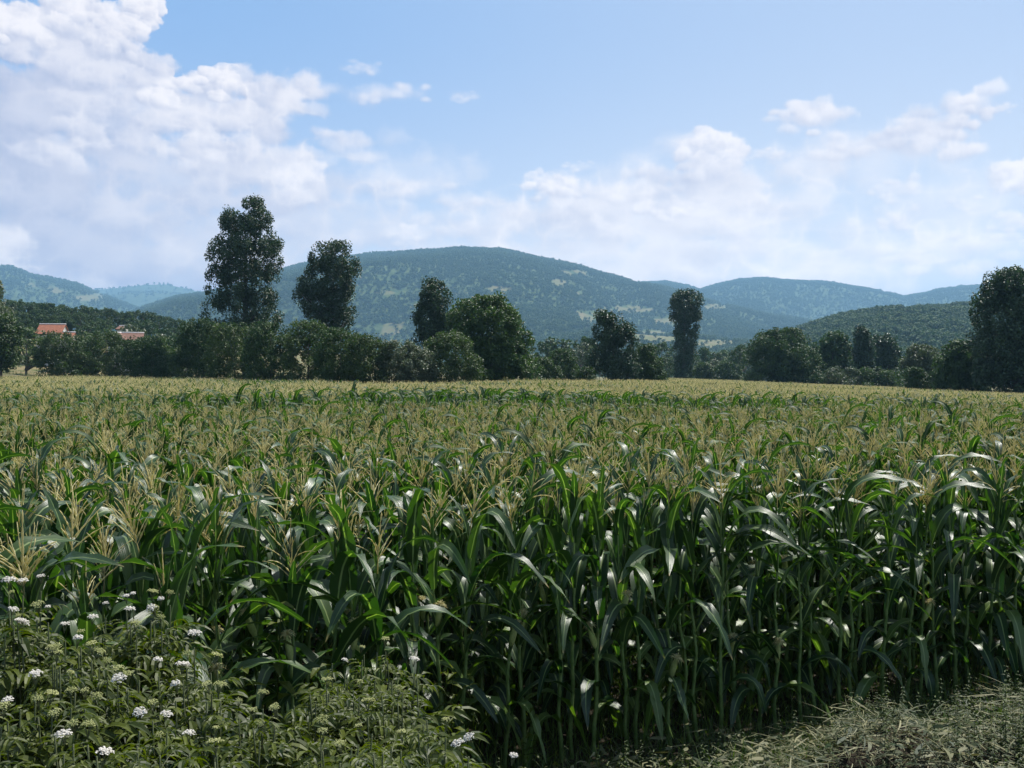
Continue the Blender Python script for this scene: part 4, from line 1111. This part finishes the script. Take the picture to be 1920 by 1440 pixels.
# ------------------------------------------------------------------ dwarf elder thicket
def elder_leaf(seed, pairs=4, L=.20, leaflet=.095, droop=.9):
    """compound leaf along +X: leaflets in pairs and one at the tip"""
    r = np.random.default_rng(seed); A = Acc()
    s = np.linspace(0, 1, 8); th = R(60) + droop * s ** 1.3
    st = L / 7; x = np.concatenate([[0], np.cumsum(np.sin(th[1:]) * st)]); z = np.concatenate([[0], np.cumsum(np.cos(th[1:]) * st)])
    P = np.stack([x, x * 0, z], 1)
    V, Q, T = tube(P, np.linspace(.0022, .001, 8), 3); A.add(V, Q, T, tint=.6)
    def leaflet_(p, d, l, w):
        d = unit(np.array(d, float)); sd = unit(np.cross(d, [0, 0, 1.])); up = np.cross(sd, d)
        pts = []
        for f, ww, dz in ((0, .12, 0), (.25, .85, .03), (.55, 1.0, -.03), (.82, .55, -.16), (1, 0, -.32)):
            c = p + d * l * f + up * dz * l
            pts.append((c, ww * w * .5))
        V = []
        for c, h in pts[:-1]: V += [c - sd * h + up * h * .45, c, c + sd * h + up * h * .45]
        V.append(pts[-1][0])
        Q = []
        for i in range(3):
            Q += [(3 * i, 3 * i + 1, 3 * i + 4, 3 * i + 3), (3 * i + 1, 3 * i + 2, 3 * i + 5, 3 * i + 4)]
        A.add(V, Q, [(9, 10, 12), (10, 11, 12)], tint=float(r.uniform(.1, .9)))
    for i in range(pairs):
        f = .30 + .62 * i / max(1, pairs - 1); p = np.array([np.interp(f, s, P[:, 0]), 0, np.interp(f, s, P[:, 2])])
        for sgn in (-1, 1):
            leaflet_(p, (.62 + .1 * r.normal(), sgn * .9, -.12 + .15 * r.normal()), leaflet * r.uniform(.85, 1.1) * (1 - .25 * abs(f - .6)), leaflet * .27)
    leaflet_(P[-1], (1, 0, -.45), leaflet * 1.1, leaflet * .3)
    return A
ELEAF = [elder_leaf(700 + k, [4, 4, 3, 5, 4, 3][k], [.20, .22, .17, .22, .19, .14][k], [.10, .11, .09, .105, .10, .08][k], [.9, 1.2, .6, 1.0, .3, .5][k]) for k in range(6)]
ELEAFM = [a.mesh('elder_leaf', M_ELDER, False) for a in ELEAF]

def umbel(seed, Rr, white=True, n=110):
    r = np.random.default_rng(seed); A = Acc()
    for k in range(7):                                       # rays of the flower head
        az = k * .9 + r.uniform(-.2, .2); d = Rr * r.uniform(.35, .8)
        V, Q, T = tube([(0, 0, -.055), (d * .5 * math.cos(az), d * .5 * math.sin(az), -.025), (d * math.cos(az), d * math.sin(az), -.006)], [.002, .0015, .001], 3); A.add(V, Q, T, tint=.3, mat=1)
    cl = [(0, 0)] + [(Rr * .62 * math.cos(k * 1.257 + r.uniform(-.2, .2)), Rr * .62 * math.sin(k * 1.257)) for k in range(5)]
    for k in range(n):
        c = cl[r.integers(0, 6)]; rr_ = Rr * .42 * math.sqrt(r.uniform()); az = r.uniform(0, 6.28)
        x, y = c[0] + rr_ * math.cos(az), c[1] + rr_ * math.sin(az)
        z = .016 * (1 - (rr_ / (Rr * .42)) ** 2) - .10 * Rr * ((x * x + y * y) / Rr ** 2) + r.uniform(-.002, .003)
        q_ = .0052 * r.uniform(.7, 1.2) if white else .0036 * r.uniform(.7, 1.2)
        a0 = r.uniform(0, 1.26)
        ring = [(x + q_ * math.cos(a0 + j * 1.257), y + q_ * math.sin(a0 + j * 1.257), z - .0022 + r.uniform(-.001, .001)) for j in range(5)]
        V = ring + [(x, y, z + .0015)]
        A.add(V, None, [(j, (j + 1) % 5, 5) for j in range(5)], tint=float(r.uniform(.2, 1)))
    return A.mesh('flower_head', [M_FLOWER if white else M_BUD, M_ESTEM], False)
UMW = [umbel(800 + k, [.034, .030, .040, .024][k], True, [120, 100, 150, 80][k]) for k in range(4)]
UMB = [umbel(820 + k, [.034, .028, .038, .024][k], False, [110, 90, 130, 70][k]) for k in range(4)]

def stem_mesh(h, seed, mat, r0=.008):
    r = np.random.default_rng(seed); z = np.linspace(-.05, h, 7)
    P = np.stack([np.cumsum(r.normal(0, .008, 7)), np.cumsum(r.normal(0, .008, 7)), z], 1); A = Acc()
    V, Q, T = tube(P, np.linspace(r0, r0 * .35, 7), 5); A.add(V, Q, T)
    return A.mesh('stem', mat), P
ESTEM = [stem_mesh(1.0, 30 + k, M_ESTEM) for k in range(4)]

top_env = np.array([(-250, 1080), (0, 1092), (90, 1105), (150, 1150), (210, 1140), (240, 1125), (330, 1112), (350, 1150), (380, 1195), (410, 1240), (450, 1300), (500, 1275), (560, 1262), (620, 1235), (680, 1205), (720, 1212), (780, 1250), (830, 1330), (900, 1400), (980, 1425), (1050, 1440)])
def elder(px, ytop, Y, head, label, group):
    p = at(px, ytop, Y); zg = gz(p[0], Y); h = p[2] - zg
    if h < .35: return
    root = thing('elder_plant', label, 'elder plant', (p[0], Y, zg), rl.uniform(0, 6.28), group)
    sm, P = ESTEM[rl.randrange(4)]
    s = obj('stem', sm, root); s.scale = (1, 1, h - .03)
    n = 5 if h < .8 else 7
    for k in range(n):
        z = h * (1 - .035) - .035 - k * .095 - rl.uniform(0, .03)
        if z < .12: break
        for side in (0, 1):
            azm = (k % 2) * 1.57 + side * 3.14 + rl.gauss(0, .25)
            f = z / h; xx, yy = np.interp(f, P[:, 2], P[:, 0]), np.interp(f, P[:, 2], P[:, 1])
            obj('leaf', ELEAFM[5 if k == 0 else rl.randrange(5)], root, (xx, yy, z), (rl.gauss(0, .15), rl.gauss(0, .2), azm), rl.uniform(.7, 1.0) * (.7 if k == 0 else 1))
    if head:
        lib = UMW if head == 'w' else UMB
        obj('flower_head', lib[rl.randrange(4)], root, (P[-1, 0], P[-1, 1], h + .03), (rl.gauss(.15, .18), rl.gauss(0, .18), rl.uniform(0, 6)), rl.uniform(.45, .75))
    return root

UMPX = [(15, 1102), (45, 1103), (68, 1098), (88, 1155), (25, 1158), (50, 1181), (130, 1188), (163, 1170), (200, 1145), (236, 1133), (248, 1127), (252, 1155), (287, 1138), (280, 1152), (132, 1216), (363, 1200), (295, 1254), (328, 1265), (58, 1286), (240, 1288), (338, 1302), (262, 1350), (334, 1354), (15, 1332), (122, 1396), (348, 1397), (634, 1250), (765, 1250), (858, 1420), (940, 1436), (180, 1438), (864, 1405)]
BUDPX = [(30, 1125), (300, 1122), (325, 1125), (302, 1170), (90, 1235), (170, 1240), (222, 1267), (100, 1318), (140, 1315), (75, 1330), (485, 1310), (510, 1342), (530, 1343), (680, 1225), (710, 1210), (130, 1380), (160, 1382), (310, 1395), (690, 1330), (45, 1165)]
def depth_for(px, y):
    """plants lower in the view stand nearer on the bank"""
    f = (y - 1090) / 350
    far = float(foot((px - 960) / FPX * 5)) - .15
    return max(2.2, far - f * (far - 2.6))
eld = []
for k, (x, y) in enumerate(UMPX):
    where = 'at the thicket top' if y < 1160 else 'in the thicket middle' if y < 1300 else 'low in the thicket'
    if 600 < x < 800: where = 'apart beside the corn'
    if x > 800: where = 'by the corn foot'
    eld.append((elder(x, y, depth_for(x, y), 'w', 'dwarf elder with an open white flower head ' + where, 'white flowering dwarf elders ' + where), x, 'with white flower head ' + where))
rb_ = np.random.default_rng(15)
for _ in range(34):
    x_ = rb_.uniform(-10, 430) if rb_.uniform() < .75 else rb_.uniform(470, 820)
    e_ = np.interp(x_, [-250, 0, 150, 330, 380, 450, 560, 680, 780, 830], [1080, 1095, 1150, 1115, 1200, 1300, 1265, 1210, 1250, 1340])
    BUDPX.append((x_, e_ + 10 + rb_.uniform() * (1400 - e_)))
for k, (x, y) in enumerate(BUDPX):
    eld.append((elder(x, y, depth_for(x, y), 'b', 'dwarf elder with a green unopened flower head', 'dwarf elders in green bud'), x, 'with green flower buds, %s in the thicket' % ('high up' if y < 1230 else 'half way down' if y < 1330 else 'low down')))
r = np.random.default_rng(91)
for k in range(34):
    x = r.uniform(-60, 1000) if k % 3 else r.uniform(430, 820)
    e = np.interp(x, top_env[:, 0], top_env[:, 1]); y = e + 14 + r.uniform() ** 1.0 * (1470 - e) * .95
    eld.append((elder(x, y, depth_for(x, y) + r.uniform(-.15, .15), None, 'leafy dwarf elder without flowers', 'leafy dwarf elders'), x, 'without flowers, %s in the thicket' % ('high up' if y < 1250 else 'half way down' if y < 1350 else 'low down')))
for k in range(16):
    x = r.uniform(560, 800); e = np.interp(x, top_env[:, 0], top_env[:, 1]); y = e + r.uniform(0, 60)
    eld.append((elder(x, y, depth_for(x, y), None, 'leafy dwarf elder without flowers', 'leafy dwarf elders'), x, 'without flowers, in the clump beside the corn'))
relabel([e for e in eld if e[0]], lambda k, o_: '%s dwarf elder %s' % (o_, k[1]), False)

# filler foliage low in the thicket and small nettle-like weeds: uncountable
def weed_geo(seed, h=.5, mat=None, lw=.045, nn=8):
    r = np.random.default_rng(seed); A = Acc()
    V, Q, T = tube([(0, 0, -.03), (.01, 0, h * .5), (0, .01, h)], [.003, .0025, .0012], 4); A.add(V, Q, T, tint=.3)
    for i in range(nn):
        z = h * (.15 + .85 * (i + 1) / nn)
        for sgn in (0, 1):
            az = (i % 2) * 1.57 + sgn * 3.14 + r.normal(0, .3); l = lw * 1.9 * (1.1 - .5 * z / h) * r.uniform(.8, 1.3)
            d = np.array([math.cos(az), math.sin(az), r.uniform(-.35, .25)]); d /= np.linalg.norm(d); sd = unit(np.cross(d, [0, 0, 1.])); up = np.cross(sd, d)
            p = np.array([0, 0, z]); w_ = l * .24
            V = [p, p + d * l * .35 + sd * w_ + up * w_ * .4, p + d * l * .4, p + d * l * .35 - sd * w_ + up * w_ * .4, p + d * l * .75 + sd * w_ * .6 - up * l * .06, p + d * l * .75 - up * l * .1, p + d * l * .75 - sd * w_ * .6 - up * l * .06, p + d * l - up * l * .22]
            A.add(V, [(1, 2, 5, 4), (2, 3, 6, 5)], [(0, 2, 1), (0, 3, 2), (4, 5, 7), (5, 6, 7)], tint=float(r.uniform(.1, .9)))
    return A.mesh('weed_%d' % seed, mat, False)
WEEDS = [weed_geo(900 + k, [.45, .6, .35, .5][k], M_WEED, .030, 11) for k in range(4)] + [weed_geo(910 + k, [.5, .65, .55][k], M_ELDER, .036, 12) for k in range(3)]
n = 3600
X = r.uniform(-4.5, 1.6, n); Y = r.uniform(2.9, 8.0, n)
pxw = 960 + X / Y * FPX
okm = (Y < foot(X) + .30) & (pxw < 1120) & (pxw > -250)
envz = []
X, Y, pxw = X[okm], Y[okm], pxw[okm]; Z = ground_z(X, Y)
ytop = np.interp(pxw, top_env[:, 0], top_env[:, 1]) + 12
ztop = np.array([at(a_, b_, c_)[2] for a_, b_, c_ in zip(pxw, ytop, Y)])
s = np.minimum(np.clip((ztop - Z) / .62, 0, 1.15), .25 * Y) * r.uniform(.45, 1.0, len(X)); k = s > .22
instancer('undergrowth', np.stack([X, Y, Z], 1)[k], r.uniform(0, 6.28, k.sum()), s[k], WEEDS, r.integers(0, 7, k.sum()), 'tangled weeds filling the elder thicket and the corn foot', 'undergrowth')
# individually visible weeds before the corn
wds = []
for k, (x, y, Y) in enumerate([(455, 1255, 5.2), (520, 1250, 5.6), (600, 1290, 5.4), (835, 1262, 6.4), (850, 1330, 6.2), (880, 1290, 6.5), (500, 1370, 4.4), (790, 1350, 5.6), (740, 1400, 5.2), (980, 1385, 6.7), (1000, 1330, 6.9), (1580, 1395, 6.4), (1660, 1400, 6.4), (1845, 1350, 6.7), (1880, 1400, 6.0), (1800, 1425, 5.8), (1900, 1345, 6.8), (1560, 1425, 6.0), (1620, 1380, 6.6)]):
    p = at(x, y, Y); zg = gz(p[0], Y) ; h = max(p[2] - zg, .22)
    right = x > 1200
    root = thing('weed_plant', 'yellow green leafy weed growing out of the cut grass' if right else 'slender dark leafy weed in front of the corn stalks', 'weed',
                 (p[0], Y, zg), rl.uniform(0, 6), 'leafy weeds on the cut grass bank' if right else 'leafy weeds at the corn foot')
    obj('foliage', WEEDS[k % 4 if right else 4 + k % 3], root, scale=h / .5)
    wds.append((root, x, 'yellow green weed growing out of the cut grass' if right else 'slender dark weed in front of the corn stalks'))

relabel(wds, lambda k, o_: '%s %s' % (o_, k[1]), False)
# ------------------------------------------------------------------ cut grass on the bank
def strands(n, xr, yr, seed, lift, Lr, Wr, mode='hay'):
    r = np.random.default_rng(seed)
    X = r.uniform(*xr, n * 3); Y = r.uniform(*yr, n * 3); f = foot(X)
    if mode == 'hay': ok = (Y < f + .28 + .25 * fbm(X * 1.5, Y, 4)) & (Y > 3.0) & (X > -.5 + .5 * fbm(Y * 2, X, 9)) & (np.abs(960 + X / Y * FPX - 960) < 1200)
    else: ok = (Y > f - .6) & (Y < f + 4.5)
    X, Y = X[ok][:n], Y[ok][:n]; n = len(X)
    Z = ground_z(X, Y)
    az = r.uniform(0, 6.28, n); L = r.uniform(*Lr, n); W = r.uniform(*Wr, n)
    clump = fbm(X * 2.6, Y * 2.6, seed + 2, 3)
    if mode == 'hay':
        base = np.stack([X, Y, Z + r.uniform(0, 1, n) ** 1.6 * lift * (1 + clump)], 1)
        el = r.normal(0, .17, n); kink = r.normal(0, .55, n); tint = np.clip(.34 + .75 * clump + r.normal(0, .30, n), 0, 1) ** 1.3
    else:
        base = np.stack([X, Y, Z], 1); el = r.uniform(.8, 1.5, n); kink = r.normal(0, .6, n); tint = r.uniform(0, 1, n)
    P = [base]; a_, e_ = az.copy(), el.copy()
    for k in range(3):
        d = np.stack([np.cos(a_) * np.cos(e_), np.sin(a_) * np.cos(e_), np.sin(e_)], 1)
        P.append(P[-1] + d * (L / 3)[:, None]); a_ = a_ + kink * .8; e_ = e_ - (.35 if mode == 'hay' else .45) * np.abs(kink)
        if mode == 'hay': e_ = np.clip(e_, -.5, 1)
    sd = np.stack([-np.sin(az), np.cos(az), r.normal(0, .5, n)], 1); sd = unit(sd)
    ws = [.7, 1, .8, .15]
    V = np.stack([np.stack([P[k] - sd * (W * ws[k] / 2)[:, None], P[k] + sd * (W * ws[k] / 2)[:, None]], 1) for k in range(4)], 1).reshape(-1, 3)
    if mode == 'hay': V[:, 2] = np.maximum(V[:, 2], ground_z(V[:, 0], V[:, 1]) + .004)
    b_ = (np.arange(n) * 8)[:, None]
    Q = np.concatenate([b_ + np.array([0, 1, 3, 2]), b_ + np.array([2, 3, 5, 4]), b_ + np.array([4, 5, 7, 6])])
    return V, Q, np.repeat(tint, 8)
A = Acc()
for args in [(19000, (-.5, 7.5), (3.2, 10.5), 1, .20, (.06, .24), (.004, .011)), (3000, (-.2, 7), (4, 10.3), 2, .14, (.20, .42), (.003, .007)), (6000, (-.2, 7), (4, 10.3), 3, .17, (.05, .14), (.012, .03))]:
    V, Q, t = strands(*args); A.add(V, Q, tint=t)
stuff(obj('hay', A.mesh('hay', M_HAY)), 'heaped cut grass drying on the bank in front of the corn', 'cut grass')
V, Q, t = strands(42000, (-4, 9), (3, 14), 7, 0, (.08, .30), (.003, .008), 'grass')
A = Acc(); A.add(V, Q, tint=t)
stuff(obj('grass', A.mesh('grass', M_GRASS)), 'thin green grass between the feet of the front corn plants', 'grass')
n = 6500; r = np.random.default_rng(66)
X = r.uniform(-.4, 6.5, n); Y = r.uniform(3.5, 10, n)
dens = 1.2 * sst((X - 2.3) / 1.0) * sst((foot(X) - .9 - Y) / .8) + .14 + .25 * (fbm(X * 1.4, Y * 1.4, 31) > .15)
k = (Y < foot(X) + .35) & (r.uniform(size=n) < dens)
X, Y = X[k], Y[k]
instancer('undergrowth', np.stack([X, Y, ground_z(X, Y) + .03], 1), r.uniform(0, 6.28, len(X)), r.uniform(.28, .60, len(X)) * (1 + .25 * sst((X - 2.3) / 1.2)), WEEDS, r.integers(0, 5, len(X)), 'low green regrowth pushing through the cut grass', 'undergrowth')
# meadow grass on the slope at the village end
n = 9000; r = np.random.default_rng(55)
X = r.uniform(-110, -42, n); Y = r.uniform(100, 175, n); k = Y > np.interp(960 + X / Y * FPX, PXS, ED) + .5
X, Y = X[k], Y[k]
me = WEEDS[0]
instancer('meadow_grass', np.stack([X, Y, ground_z(X, Y)], 1), r.uniform(0, 6.28, len(X)), r.uniform(.6, 1.6, len(X)), [WEEDS[0], WEEDS[2]], r.integers(0, 2, len(X)), 'rough grass on the slope beside the hedge', 'grass')
print('objects', len(bpy.data.objects), 'quads', sum(len(m.polygons) for m in bpy.data.meshes))
